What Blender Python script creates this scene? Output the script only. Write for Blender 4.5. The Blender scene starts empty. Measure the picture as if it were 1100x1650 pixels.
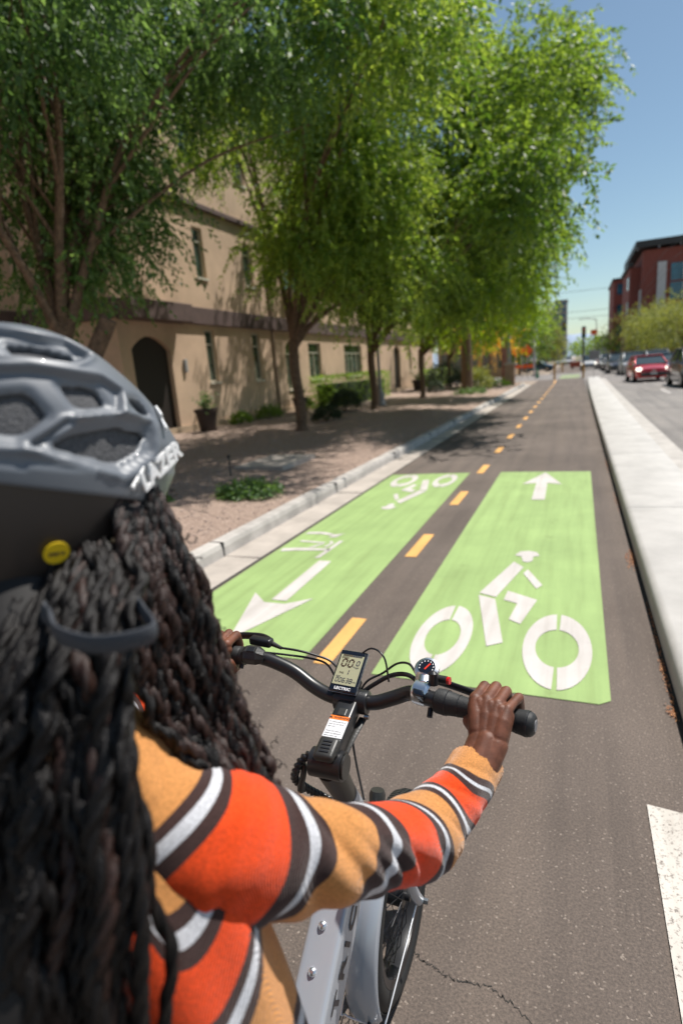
import bpy, bmesh, math, random
import numpy as np
from mathutils import Vector, Matrix
random.seed(7); RNG = np.random.default_rng(7)
SC = bpy.context.scene; COL = SC.collection
PI = math.pi; rad = math.radians

# ------------------------------------------------------------------ camera
cd = bpy.data.cameras.new('camera'); cam = bpy.data.objects.new('camera', cd); COL.objects.link(cam); SC.camera = cam
cd.sensor_fit = 'VERTICAL'; cd.sensor_height = 36.0; cd.sensor_width = 24.0; cd.lens = 20.0
cd.clip_start = 0.02; cd.clip_end = 6000
CR = np.array([[0.925, -0.0175, 0.3785], [0.371, 0.246, -0.8955], [-0.0780, 0.969, 0.2340]])
_u, _s, _v = np.linalg.svd(CR); CR = _u @ _v
CAMH = 1.70
cam.matrix_world = Matrix([list(CR[0]) + [0], list(CR[1]) + [0], list(CR[2]) + [CAMH], [0, 0, 0, 1]])
cd.dof.use_dof = True; cd.dof.focus_distance = 1.30; cd.dof.aperture_fstop = 2.3; cd.dof.aperture_blades = 0

# ------------------------------------------------------------------ world + sun
SUN_AZ, SUN_EL = 35.0, 61.5          # azimuth clockwise from +Y
w = bpy.data.worlds.new('World'); SC.world = w; w.use_nodes = True
nt = w.node_tree; bg = nt.nodes['Background']
sky = nt.nodes.new('ShaderNodeTexSky'); sky.sky_type = 'NISHITA'; sky.sun_disc = False
sky.sun_elevation = rad(SUN_EL); sky.sun_rotation = rad(SUN_AZ); sky.air_density = 1.0; sky.dust_density = 0.6; sky.ozone_density = 1.2; sky.altitude = 300
wb = nt.nodes.new('ShaderNodeMix'); wb.data_type = 'RGBA'; wb.blend_type = 'MULTIPLY'; wb.inputs['Factor'].default_value = 1.0; wb.inputs[7].default_value = (0.97, 1.03, 0.96, 1)
nt.links.new(sky.outputs[0], wb.inputs[6]); nt.links.new(wb.outputs[2], bg.inputs[0]); bg.inputs[1].default_value = 0.086
ld = bpy.data.lights.new('sun', 'SUN'); ld.energy = 4.9; ld.angle = rad(0.53); ld.color = (1.0, 0.955, 0.89)
sun = bpy.data.objects.new('sun', ld); COL.objects.link(sun)
sd = Vector((math.sin(rad(SUN_AZ)) * math.cos(rad(SUN_EL)), math.cos(rad(SUN_AZ)) * math.cos(rad(SUN_EL)), math.sin(rad(SUN_EL))))
sun.rotation_euler = sd.to_track_quat('Z', 'Y').to_euler(); sun.location = (0, 0, 30)
SC.view_settings.view_transform = 'Standard'; SC.view_settings.look = 'None'
SC.view_settings.exposure = 0.32; SC.view_settings.gamma = 1.0
SC.cycles.max_bounces = 8; SC.cycles.diffuse_bounces = 3; SC.cycles.transparent_max_bounces = 6
SC.cycles.sample_clamp_indirect = 6.0; SC.cycles.use_denoising = True

# ------------------------------------------------------------------ materials
def srgb(r, g, b):
    f = lambda c: (c / 255 / 12.92) if c / 255 <= 0.04045 else ((c / 255 + 0.055) / 1.055) ** 2.4
    return (f(r), f(g), f(b))
MATS = {}
def mat(name, col, rough=0.6, metal=0.0, spec=0.5, noise=0.0, nscale=8.0, col2=None, bump=0.0, bscale=60.0, coat=0.0, emit=None, estr=0.0, dist=0.02, detail=4, contrast=(0.35, 0.65)):
    if name in MATS: return MATS[name]
    m = bpy.data.materials.new(name); m.use_nodes = True; n = m.node_tree.nodes; l = m.node_tree.links
    b = n['Principled BSDF']; b.inputs['Roughness'].default_value = rough; b.inputs['Metallic'].default_value = metal
    b.inputs['Specular IOR Level'].default_value = spec; b.inputs['Coat Weight'].default_value = coat
    b.inputs['Base Color'].default_value = (*col, 1)
    if emit: b.inputs['Emission Color'].default_value = (*emit, 1); b.inputs['Emission Strength'].default_value = estr
    tc = n.new('ShaderNodeTexCoord')
    if noise > 0 or col2:
        t = n.new('ShaderNodeTexNoise'); t.inputs['Scale'].default_value = nscale; t.inputs['Detail'].default_value = detail; t.inputs['Roughness'].default_value = 0.65
        l.new(tc.outputs['Object'], t.inputs['Vector'])
        r = n.new('ShaderNodeValToRGB'); r.color_ramp.elements[0].position = contrast[0]; r.color_ramp.elements[1].position = contrast[1]
        c2 = col2 or tuple(min(1, c * (1 + noise)) for c in col); c1 = col if col2 else tuple(c * (1 - noise) for c in col)
        r.color_ramp.elements[0].color = (*c1, 1); r.color_ramp.elements[1].color = (*c2, 1)
        l.new(t.outputs['Fac'], r.inputs['Fac']); l.new(r.outputs['Color'], b.inputs['Base Color'])
    if bump > 0:
        t2 = n.new('ShaderNodeTexNoise'); t2.inputs['Scale'].default_value = bscale; t2.inputs['Detail'].default_value = 4
        l.new(tc.outputs['Object'], t2.inputs['Vector'])
        bp = n.new('ShaderNodeBump'); bp.inputs['Strength'].default_value = bump; bp.inputs['Distance'].default_value = dist
        l.new(t2.outputs['Fac'], bp.inputs['Height']); l.new(bp.outputs['Normal'], b.inputs['Normal'])
    MATS[name] = m; return m

def nodes_of(name):
    m = bpy.data.materials.new(name); m.use_nodes = True; MATS[name] = m
    return m, m.node_tree.nodes, m.node_tree.links, m.node_tree.nodes['Principled BSDF']
def NN(n, t, **k):
    x = n.new(t)
    for a, v in k.items():
        if a.startswith('_'): setattr(x, a[1:], v)
        else: x.inputs[a.replace('__', ' ')].default_value = v
    return x
def ramp(n, stops, interp='LINEAR'):
    r = n.new('ShaderNodeValToRGB'); cr = r.color_ramp; cr.interpolation = interp
    while len(cr.elements) > 1: cr.elements.remove(cr.elements[-1])
    cr.elements[0].position = stops[0][0]; cr.elements[0].color = (*stops[0][1], 1)
    for p, c in stops[1:]:
        e = cr.elements.new(p); e.color = (*c, 1)
    return r

def asphalt(name, c1, c2, speck):
    m, n, l, b = nodes_of(name)
    tc = n.new('ShaderNodeTexCoord')
    big = NN(n, 'ShaderNodeTexNoise', Scale=0.55, Detail=5.0, Roughness=0.6); l.new(tc.outputs['Object'], big.inputs['Vector'])
    fine = NN(n, 'ShaderNodeTexNoise', Scale=120.0, Detail=4.0, Roughness=0.8); l.new(tc.outputs['Object'], fine.inputs['Vector'])
    vor = NN(n, 'ShaderNodeTexVoronoi', Scale=190.0); l.new(tc.outputs['Object'], vor.inputs['Vector'])
    base = ramp(n, [(0.3, tuple(.9 * q for q in c1)), (0.5, tuple((p_ + q) / 2 for p_, q in zip(c1, c2))), (0.7, tuple(1.06 * q for q in c2))]); l.new(big.outputs['Fac'], base.inputs['Fac'])
    mp = n.new('ShaderNodeMapping'); mp.inputs['Scale'].default_value = (5.0, 0.22, 1.0); l.new(tc.outputs['Object'], mp.inputs['Vector'])
    trk = NN(n, 'ShaderNodeTexNoise', Scale=0.9, Detail=4.0, Roughness=0.55); l.new(mp.outputs[0], trk.inputs['Vector'])
    tkr = ramp(n, [(0.32, (0.80, 0.80, 0.81)), (0.5, (1, 1, 1)), (0.68, (1.13, 1.12, 1.10))]); l.new(trk.outputs['Fac'], tkr.inputs['Fac'])
    fr = ramp(n, [(0.30, (0.50, 0.50, 0.50)), (0.5, (0.96, 0.96, 0.96)), (0.72, (1.55, 1.5, 1.45))]); l.new(fine.outputs['Fac'], fr.inputs['Fac'])
    mul = n.new('ShaderNodeMix'); mul.data_type = 'RGBA'; mul.blend_type = 'MULTIPLY'; mul.inputs['Factor'].default_value = 1
    m0 = n.new('ShaderNodeMix'); m0.data_type = 'RGBA'; m0.blend_type = 'MULTIPLY'; m0.inputs['Factor'].default_value = 1; l.new(base.outputs['Color'], m0.inputs[6]); l.new(tkr.outputs['Color'], m0.inputs[7]); l.new(m0.outputs[2], mul.inputs[6]); l.new(fr.outputs['Color'], mul.inputs[7])
    # bright aggregate chips: rare voronoi cells
    vs = ramp(n, [(0.0, (0, 0, 0)), (0.975, (0, 0, 0)), (0.99, (1, 1, 1))]); 
    sep = n.new('ShaderNodeSeparateColor'); l.new(vor.outputs['Color'], sep.inputs[0]); l.new(sep.outputs[0], vs.inputs['Fac'])
    mx = n.new('ShaderNodeMix'); mx.data_type = 'RGBA'; mx.inputs[7].default_value = (*speck, 1)
    fm = NN(n, 'ShaderNodeMath', _operation='MULTIPLY'); fm.inputs[1].default_value = 0.55
    l.new(vs.outputs['Color'], fm.inputs[0]); l.new(fm.outputs[0], mx.inputs['Factor'])
    l.new(mul.outputs[2], mx.inputs[6]); l.new(mx.outputs[2], b.inputs['Base Color'])
    b.inputs['Roughness'].default_value = 0.85; b.inputs['Specular IOR Level'].default_value = 0.35
    bp = NN(n, 'ShaderNodeBump', Strength=0.55, Distance=0.004); l.new(fine.outputs['Fac'], bp.inputs['Height']); l.new(bp.outputs['Normal'], b.inputs['Normal'])
    return m
asphalt('path_asphalt', (0.110, 0.087, 0.073), (0.146, 0.117, 0.099), (0.36, 0.30, 0.25))
asphalt('road_asphalt', (0.19, 0.175, 0.165), (0.25, 0.23, 0.215), (0.5, 0.47, 0.44))

def paint(name, c, wear=0.5, under=(0.13, 0.105, 0.09), thr=0.30, big=0.10):
    m, n, l, b = nodes_of(name)
    tc = n.new('ShaderNodeTexCoord')
    a = NN(n, 'ShaderNodeTexNoise', Scale=70.0, Detail=6.0, Roughness=0.75); l.new(tc.outputs['Object'], a.inputs['Vector'])
    g = NN(n, 'ShaderNodeTexNoise', Scale=1.6, Detail=6.0, Roughness=0.62); l.new(tc.outputs['Object'], g.inputs['Vector'])
    col = ramp(n, [(0.3, tuple(x * (1 - big) for x in c)), (0.7, tuple(min(1, x * (1 + big)) for x in c))]); l.new(g.outputs['Fac'], col.inputs['Fac'])
    mp = n.new('ShaderNodeMapping'); mp.inputs['Scale'].default_value = (9.0, 0.45, 1.0); l.new(tc.outputs['Object'], mp.inputs['Vector'])
    stn = NN(n, 'ShaderNodeTexNoise', Scale=1.3, Detail=5.0, Roughness=0.6); l.new(mp.outputs[0], stn.inputs['Vector'])
    blot = NN(n, 'ShaderNodeTexNoise', Scale=3.1, Detail=8.0, Roughness=0.7); l.new(tc.outputs['Object'], blot.inputs['Vector'])
    sr = ramp(n, [(0.30, (0.86, 0.84, 0.82)), (0.5, (1, 1, 1)), (0.7, (1.10, 1.09, 1.10))]); l.new(stn.outputs['Fac'], sr.inputs['Fac'])
    br = ramp(n, [(0.28, (0.80, 0.77, 0.76)), (0.38, (1, 1, 1))]); l.new(blot.outputs['Fac'], br.inputs['Fac'])
    m1 = n.new('ShaderNodeMix'); m1.data_type = 'RGBA'; m1.blend_type = 'MULTIPLY'; m1.inputs['Factor'].default_value = 1; l.new(col.outputs['Color'], m1.inputs[6]); l.new(sr.outputs['Color'], m1.inputs[7])
    m2 = n.new('ShaderNodeMix'); m2.data_type = 'RGBA'; m2.blend_type = 'MULTIPLY'; m2.inputs['Factor'].default_value = 1; l.new(m1.outputs[2], m2.inputs[6]); l.new(br.outputs['Color'], m2.inputs[7])
    w_ = ramp(n, [(thr - 0.03, (1, 1, 1)), (thr + 0.05, (0, 0, 0))]); l.new(a.outputs['Fac'], w_.inputs['Fac'])
    f = NN(n, 'ShaderNodeMath', _operation='MULTIPLY'); f.inputs[1].default_value = wear; l.new(w_.outputs['Color'], f.inputs[0])
    mx = n.new('ShaderNodeMix'); mx.data_type = 'RGBA'; mx.inputs[7].default_value = (*under, 1)
    l.new(f.outputs[0], mx.inputs['Factor']); l.new(m2.outputs[2], mx.inputs[6]); l.new(mx.outputs[2], b.inputs['Base Color'])
    b.inputs['Roughness'].default_value = 0.75; b.inputs['Specular IOR Level'].default_value = 0.3
    bp = NN(n, 'ShaderNodeBump', Strength=0.35, Distance=0.003); l.new(a.outputs['Fac'], bp.inputs['Height']); l.new(bp.outputs['Normal'], b.inputs['Normal'])
    return m
paint('green_paint', (0.285, 0.40, 0.15), 0.6, thr=0.34, big=0.10)
paint('white_paint', (0.54, 0.505, 0.475), 0.6, thr=0.35, under=(0.3, 0.28, 0.25))
paint('bar_paint', (0.56, 0.52, 0.465), 0.85, thr=0.41)
paint('chalk_paint', (0.36, 0.29, 0.09), 1.0, thr=0.60)
paint('orange_paint', (0.72, 0.385, 0.12), 0.6, thr=0.37)
mat('concrete', (0.42, 0.37, 0.325), 0.9, noise=0.16, nscale=2.2, bump=0.3, bscale=90, dist=0.004, detail=8)
mat('kerb_concrete', (0.43, 0.40, 0.37), 0.9, noise=0.2, nscale=3.0, bump=0.4, bscale=60, dist=0.006, detail=8)
mat('median_concrete', (0.47, 0.45, 0.425), 0.9, noise=0.12, nscale=2.0, bump=0.3, bscale=70, dist=0.004, detail=8)
mat('joint_dark', (0.035, 0.032, 0.028), 0.95)
mat('gravel', (0.17, 0.11, 0.085), 0.95, col2=(0.50, 0.375, 0.30), nscale=34, bump=1.0, bscale=38, dist=0.03, detail=6, contrast=(0.3, 0.7))
mat('stone', (0.24, 0.165, 0.135), 0.9, col2=(0.55, 0.44, 0.38), nscale=9, contrast=(0.3, 0.7))
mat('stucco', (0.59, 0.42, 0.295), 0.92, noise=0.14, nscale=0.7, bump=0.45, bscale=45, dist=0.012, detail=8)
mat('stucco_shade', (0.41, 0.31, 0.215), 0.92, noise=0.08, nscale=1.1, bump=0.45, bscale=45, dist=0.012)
mat('maroon_band', (0.115, 0.075, 0.068), 0.8, noise=0.15, nscale=3)
mat('window_frame', (0.62, 0.58, 0.48), 0.5)
mat('glass', (0.05, 0.075, 0.06), 0.06, spec=0.8, noise=0.5, nscale=1.5)
mat('blue_glass', (0.02, 0.09, 0.14), 0.08, spec=0.8, noise=0.5, nscale=0.6)
mat('dark_door', (0.018, 0.012, 0.009), 0.6)
mat('bark', (0.15, 0.095, 0.062), 0.9, noise=0.4, nscale=14, bump=1.0, bscale=28, dist=0.03)
mat('brick', (0.22, 0.065, 0.05), 0.9, noise=0.2, nscale=4)
mat('far_brick', (0.24, 0.12, 0.09), 0.9, noise=0.2, nscale=2)
mat('white_panel', (0.52, 0.52, 0.52), 0.6)
mat('dark_metal', (0.03, 0.03, 0.03), 0.5)
mat('grey_metal', (0.22, 0.22, 0.23), 0.5, metal=0.3)
mat('galv', (0.42, 0.41, 0.40), 0.5, metal=0.2)
mat('terracotta', (0.035, 0.02, 0.015), 0.6)
mat('mustard', (0.50, 0.27, 0.05), 0.6)
mat('sign_orange', (0.85, 0.12, 0.02), 0.5)
mat('sign_amber', (0.9, 0.40, 0.02), 0.5)
mat('tower_wall', (0.30, 0.27, 0.26), 0.8)
mat('tan_wall', (0.42, 0.27, 0.13), 0.9, noise=0.1)
mat('mountain', (0.30, 0.37, 0.47), 1.0, noise=0.1, nscale=0.01)  # distance haze put into the colour: pale blue hill, no volume

def leafmat(name, c1, c2, trans=0.45, rough=0.42):
    m, n, l, b = nodes_of(name)
    at = NN(n, 'ShaderNodeAttribute'); at.attribute_name = 'lv'
    r = ramp(n, [(0.0, c1), (1.0, c2)]); l.new(at.outputs['Fac'], r.inputs['Fac'])
    l.new(r.outputs['Color'], b.inputs['Base Color']); b.inputs['Roughness'].default_value = rough; b.inputs['Specular IOR Level'].default_value = 0.5
    tr = n.new('ShaderNodeBsdfTranslucent'); hs = NN(n, 'ShaderNodeHueSaturation', Hue=0.472, Saturation=1.12, Value=2.5)
    l.new(r.outputs['Color'], hs.inputs['Color']); l.new(hs.outputs['Color'], tr.inputs['Color'])
    mx = n.new('ShaderNodeMixShader'); mx.inputs[0].default_value = trans
    l.new(b.outputs[0], mx.inputs[1]); l.new(tr.outputs[0], mx.inputs[2]); l.new(mx.outputs[0], n['Material Output'].inputs['Surface'])
    return m
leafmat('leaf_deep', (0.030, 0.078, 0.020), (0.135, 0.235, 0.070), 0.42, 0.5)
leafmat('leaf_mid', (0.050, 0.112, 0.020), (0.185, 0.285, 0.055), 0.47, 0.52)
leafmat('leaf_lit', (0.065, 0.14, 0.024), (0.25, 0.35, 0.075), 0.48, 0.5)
leafmat('leaf_bright', (0.10, 0.20, 0.02), (0.22, 0.33, 0.04), 0.45)
leafmat('leaf_olive', (0.11, 0.145, 0.030), (0.24, 0.27, 0.065), 0.35, 0.6)
leafmat('leaf_orange', (0.32, 0.15, 0.05), (0.48, 0.26, 0.08), 0.35, 0.6)
leafmat('leaf_yellow', (0.55, 0.38, 0.05), (0.7, 0.5, 0.10), 0.35, 0.6)
leafmat('leaf_hedge', (0.12, 0.24, 0.03), (0.24, 0.38, 0.05), 0.3, 0.5)
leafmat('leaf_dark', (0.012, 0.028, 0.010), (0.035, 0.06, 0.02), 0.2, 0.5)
leafmat('litter', (0.30, 0.12, 0.05), (0.55, 0.28, 0.12), 0.2, 0.8)

# ------------------------------------------------------------------ object helpers
def link(o, parent=None):
    COL.objects.link(o)
    if parent: o.parent = parent
    return o
def empty(name, loc=(0, 0, 0), rz=0.0, label=None, cat=None, group=None):
    o = bpy.data.objects.new(name, None); o.location = loc; o.rotation_euler = (0, 0, rz); o.empty_display_size = 0.1
    COL.objects.link(o); tag(o, label, cat, group); return o
def tag(o, label=None, cat=None, group=None, kind=None):
    if label: o['label'] = label
    if cat: o['category'] = cat
    if group: o['group'] = group
    if kind: o['kind'] = kind
    return o
def np_mesh(name, V, F, m, parent=None, smooth=False, attr=None):
    """V (n,3); F (k,4) or (k,3) array, or list of tuples"""
    me = bpy.data.meshes.new(name)
    if isinstance(F, np.ndarray):
        V = np.asarray(V, np.float32); k = F.shape[1]
        me.vertices.add(len(V)); me.vertices.foreach_set('co', V.ravel())
        me.loops.add(F.size); me.loops.foreach_set('vertex_index', F.astype(np.int32).ravel())
        me.polygons.add(len(F)); me.polygons.foreach_set('loop_start', np.arange(0, F.size, k, dtype=np.int32))
        me.polygons.foreach_set('loop_total', np.full(len(F), k, np.int32)); me.update(calc_edges=True)
    else:
        me.from_pydata([tuple(v) for v in V], [], F); me.update()
    if attr is not None:
        for an, av in attr.items():
            a = me.attributes.new(an, 'FLOAT', 'POINT'); a.data.foreach_set('value', np.asarray(av, np.float32))
    if smooth: me.polygons.foreach_set('use_smooth', np.ones(len(me.polygons), bool))
    if m: me.materials.append(MATS[m] if isinstance(m, str) else m)
    return link(bpy.data.objects.new(name, me), parent)

class MB:
    """collects shapes into one mesh"""
    def __init__(s): s.v = []; s.f = []
    def add(s, V, F):
        o = len(s.v); s.v += [tuple(map(float, p)) for p in V]; s.f += [tuple(i + o for i in f) for f in F]; return s
    def box(s, x0, x1, y0, y1, z0, z1):
        V = [(x0, y0, z0), (x1, y0, z0), (x1, y1, z0), (x0, y1, z0), (x0, y0, z1), (x1, y0, z1), (x1, y1, z1), (x0, y1, z1)]
        return s.add(V, [(0, 3, 2, 1), (4, 5, 6, 7), (0, 1, 5, 4), (1, 2, 6, 5), (2, 3, 7, 6), (3, 0, 4, 7)])
    def obox(s, c, ax, ay, az):
        """oriented box: centre and three half vectors"""
        c, ax, ay, az = map(np.array, (c, ax, ay, az))
        V = [c + sx * ax + sy * ay + sz * az for sz in (-1, 1) for sx, sy in ((-1, -1), (1, -1), (1, 1), (-1, 1))]
        return s.add(V, [(0, 3, 2, 1), (4, 5, 6, 7), (0, 1, 5, 4), (1, 2, 6, 5), (2, 3, 7, 6), (3, 0, 4, 7)])
    def tube(s, pts, r, seg=12, caps=True, squash=None):
        P = [np.array(p, float) for p in pts]; n = len(P); R = r if hasattr(r, '__len__') else [r] * n
        T = [P[min(i + 1, n - 1)] - P[max(i - 1, 0)] for i in range(n)]; T = [t / (np.linalg.norm(t) + 1e-9) for t in T]
        ref = np.array([0, 0, 1.0]) if abs(T[0][2]) < 0.9 else np.array([1.0, 0, 0])
        u = np.cross(T[0], ref); u /= np.linalg.norm(u); o = len(s.v); V = []
        for i in range(n):
            u = u - T[i] * (u @ T[i]); u /= np.linalg.norm(u) + 1e-9; w_ = np.cross(T[i], u)
            for k in range(seg):
                a = 2 * PI * k / seg; q = squash or (1, 1)
                V.append(P[i] + R[i] * (math.cos(a) * u * q[0] + math.sin(a) * w_ * q[1]))
        F = [(i * seg + k, i * seg + (k + 1) % seg, (i + 1) * seg + (k + 1) % seg, (i + 1) * seg + k) for i in range(n - 1) for k in range(seg)]
        if caps: F += [tuple(range(seg - 1, -1, -1)), tuple((n - 1) * seg + k for k in range(seg))]
        return s.add(V, F)
    def cyl(s, a, b, r, seg=16): return s.tube([a, b], r, seg)
    def ell(s, c, r, nu=16, nv=10, M=None):
        V = []; F = []
        for j in range(nv + 1):
            th = PI * j / nv - PI / 2
            for i in range(nu):
                ph = 2 * PI * i / nu; p = np.array([r[0] * math.cos(th) * math.cos(ph), r[1] * math.cos(th) * math.sin(ph), r[2] * math.sin(th)])
                if M is not None: p = M @ p
                V.append(np.array(c) + p)
        for j in range(nv):
            for i in range(nu): F.append((j * nu + i, j * nu + (i + 1) % nu, (j + 1) * nu + (i + 1) % nu, (j + 1) * nu + i))
        return s.add(V, F)
    def prism(s, poly, z0, z1):
        n = len(poly); V = [(x, y, z0) for x, y in poly] + [(x, y, z1) for x, y in poly]
        return s.add(V, [tuple(range(n - 1, -1, -1)), tuple(range(n, 2 * n))] + [(i, (i + 1) % n, n + (i + 1) % n, n + i) for i in range(n)])
    def build(s, name, m, parent=None, smooth=False, bevel=0.0, seg=2, angle=40):
        me = bpy.data.meshes.new(name); me.from_pydata(s.v, [], s.f); me.update(); me.materials.append(MATS[m] if isinstance(m, str) else m)
        bm = bmesh.new(); bm.from_mesh(me); bmesh.ops.recalc_face_normals(bm, faces=bm.faces)
        if bevel > 0:
            es = [e for e in bm.edges if len(e.link_faces) == 2 and e.calc_face_angle(0) > rad(angle)]
            bmesh.ops.bevel(bm, geom=es, offset=bevel, segments=seg, affect='EDGES', profile=0.5, clamp_overlap=True)
        bm.to_mesh(me); bm.free()
        if smooth:
            me.polygons.foreach_set('use_smooth', np.ones(len(me.polygons), bool))
            me.set_sharp_from_angle(angle=rad(angle))
        return link(bpy.data.objects.new(name, me), parent)
def smooth_path(pts, k=6):
    P = [np.array(p, float) for p in pts]; P = [2 * P[0] - P[1]] + P + [2 * P[-1] - P[-2]]; out = []
    for i in range(1, len(P) - 2):
        for j in range(k):
            t = j / k; a, b, c, d = P[i - 1], P[i], P[i + 1], P[i + 2]
            out.append(0.5 * ((2 * b) + (c - a) * t + (2 * a - 5 * b + 4 * c - d) * t * t + (3 * b - a - 3 * c + d) * t ** 3))
    out.append(P[-2]); return out
def text(name, s, size, m, parent, M, depth=0.0004, bold=0.0, sx=1.0, align='CENTER', space=1.0):
    c = bpy.data.curves.new(name, 'FONT'); c.body = s; c.size = size; c.align_x = align; c.align_y = 'CENTER'; c.extrude = depth; c.offset = bold; c.resolution_u = 3; c.space_character = space
    o = bpy.data.objects.new(name, c); COL.objects.link(o); bpy.context.view_layer.update()
    me = bpy.data.meshes.new_from_object(o.evaluated_get(bpy.context.evaluated_depsgraph_get())); bpy.data.objects.remove(o)
    me.transform(Matrix.Diagonal((sx, 1, 1, 1))); me.transform(M); me.materials.clear(); me.materials.append(MATS[m])
    return link(bpy.data.objects.new(name, me), parent)
def basis(o, x, y):
    x = Vector(x).normalized(); z = x.cross(Vector(y)).normalized(); y = z.cross(x)
    return Matrix([[x[i], y[i], z[i], o[i]] for i in range(3)] + [[0, 0, 0, 1]])
def copy_tree(root, loc, rz=0.0, label=None, group=None, scale=None):
    r = root.copy(); COL.objects.link(r); r.location = loc; r.rotation_euler = (0, 0, rz)
    if label: r['label'] = label
    if group: r['group'] = group
    if scale: r.scale = scale
    def rec(a, b):
        for ch in list(a.children):
            c = ch.copy(); COL.objects.link(c); c.parent = b; rec(ch, c)
    rec(root, r); return r

# ================================================================== THE SETTING
def sheet(name, x0, x1, y0, y1, z, m, nx=1, ny=1):
    xs = np.linspace(x0, x1, nx + 1); ys = np.linspace(y0, y1, ny + 1)
    V = [(x, y, z) for y in ys for x in xs]; F = [(j * (nx + 1) + i, j * (nx + 1) + i + 1, (j + 1) * (nx + 1) + i + 1, (j + 1) * (nx + 1) + i) for j in range(ny) for i in range(nx)]
    return tag(np_mesh(name, V, F, m), kind='structure')
sheet('ground', -1800, 1800, -300, 3500, -0.012, mat('dry_ground', (0.30, 0.24, 0.19), 0.95, noise=0.2, nscale=0.05))
sheet('cycle_path', -2.87, 0.47, -6, 50.0, 0.0, 'path_asphalt')
sheet('road', 0.47, 17.5, -8, 420, -0.004, 'road_asphalt')
sheet('cross_street', -90, 90, 50.0, 66.0, -0.002 + 0.003, 'road_asphalt')
tag(MB().box(-2.86, 0.9, 66.0, 300, -0.05, 0.002).build('cycle_path_beyond_crossing', 'path_asphalt'), kind='structure')
# near verge to the right of the path, before the island starts: same asphalt as the path
sheet('cycle_path_apron', 0.47, 3.6, -6, 2.46, 0.002, 'path_asphalt')

# kerb + gutter on the left
def strip(name, prof, ys, m, xf=lambda y: 0.0):
    V = []; F = []; k = len(prof)
    for y in ys:
        for (x, z) in prof: V.append((x + xf(y), y, z))
    for j in range(len(ys) - 1):
        for i in range(k - 1): F.append((j * k + i, (j + 1) * k + i, (j + 1) * k + i + 1, j * k + i + 1))
    return tag(np_mesh(name, V, F, m, smooth=False), kind='structure')
ys = [-6 + 0.25 * i for i in range(int(50 / 0.25) + 1)]
flare = lambda y: -0.0 if y < 41 else -((y - 41) ** 2) * 0.10
strip('gutter', [(-2.862, -0.02), (-2.872, 0.0045), (-3.262, 0.008)], ys, 'concrete', flare)
_kr = random.Random(3); _wob = {round(y, 2): _kr.uniform(-0.004, 0.004) for y in ys}
def kerb():
    V = []; F = []; prof = [(-3.262, 0.0), (-3.268, 0.10), (-3.285, 0.145), (-3.30, 0.152), (-3.42, 0.156), (-3.425, 0.0)]
    k = len(prof)
    for y in ys:
        for i, (x, z) in enumerate(prof): V.append((x + flare(y) + (_wob[round(y, 2)] if 0 < i < 4 else 0), y, z + (_wob[round(y, 2)] if 1 < i < 5 else 0)))
    for j in range(len(ys) - 1):
        for i in range(k - 1): F.append((j * k + i, (j + 1) * k + i, (j + 1) * k + i + 1, j * k + i + 1))
    return tag(np_mesh('kerb', V, F, 'kerb_concrete'), kind='structure')
kerb()
jb = MB()
for y in (1.55, 4.6, 7.6, 10.6, 13.6, 16.6, 19.6, 22.6, 25.6, 28.6): jb.box(-3.425, -3.2585, y, y + 0.012, 0.002, 0.159)
for y in (1.6, 4.62, 7.62, 10.62, 13.62): jb.box(-3.255, -2.873, y, y + 0.008, 0.002, 0.0095)
tag(jb.build('kerb_joints', 'joint_dark'), kind='structure')
tag(MB().box(-2.872, -2.84, -6, 41, -0.01, 0.003).build('gutter_joint', 'joint_dark'), kind='structure')

# concrete island on the right: rounded slab with gutter strip on the road side
isl = MB()
segs = [2.46, 6.35, 9.9, 13.5, 17, 20.5, 24, 27.5, 31, 34.5, 38, 41.5, 45.6]
bend = lambda y: 0.0 if y < 12 else 0.00016 * (y - 12) ** 2
for a, b in zip(segs[:-1], segs[1:]):
    A, B = a + 0.006, b - 0.006; prof = [(0.485, 0.0), (0.488, 0.105), (0.505, 0.143), (0.54, 0.156), (0.9, 0.163), (1.25, 0.156), (1.275, 0.14), (1.285, 0.0)]
    V = []; n_ = 9
    for j in range(n_):
        y = A + (B - A) * j / (n_ - 1)
        for x, z in prof: V.append((x + bend(y), y, z - (0.006 if j in (0, n_ - 1) and z > 0.1 else 0)))
    k = len(prof); F = [(j * k + i, (j + 1) * k + i, (j + 1) * k + i + 1, j * k + i + 1) for j in range(n_ - 1) for i in range(k - 1)]
    F += [tuple(range(k)), tuple((n_ - 1) * k + i for i in range(k))]
    isl.add(V, F)
tag(isl.build('median_island', 'median_concrete', smooth=True, angle=50), kind='structure')
tag(MB().box(0.462, 0.492, 2.46, 45.6, -0.01, 0.006).build('island_joint_shade', 'joint_dark'), kind='structure')  # black gap strip, also carries the shadow at the island foot as colour
strip('island_gutter', [(1.285, 0.004), (1.285, 0.008), (1.66, 0.003), (1.66, -0.02)], [2.46 + 1.0 * i for i in range(44)], 'kerb_concrete', bend)

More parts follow.
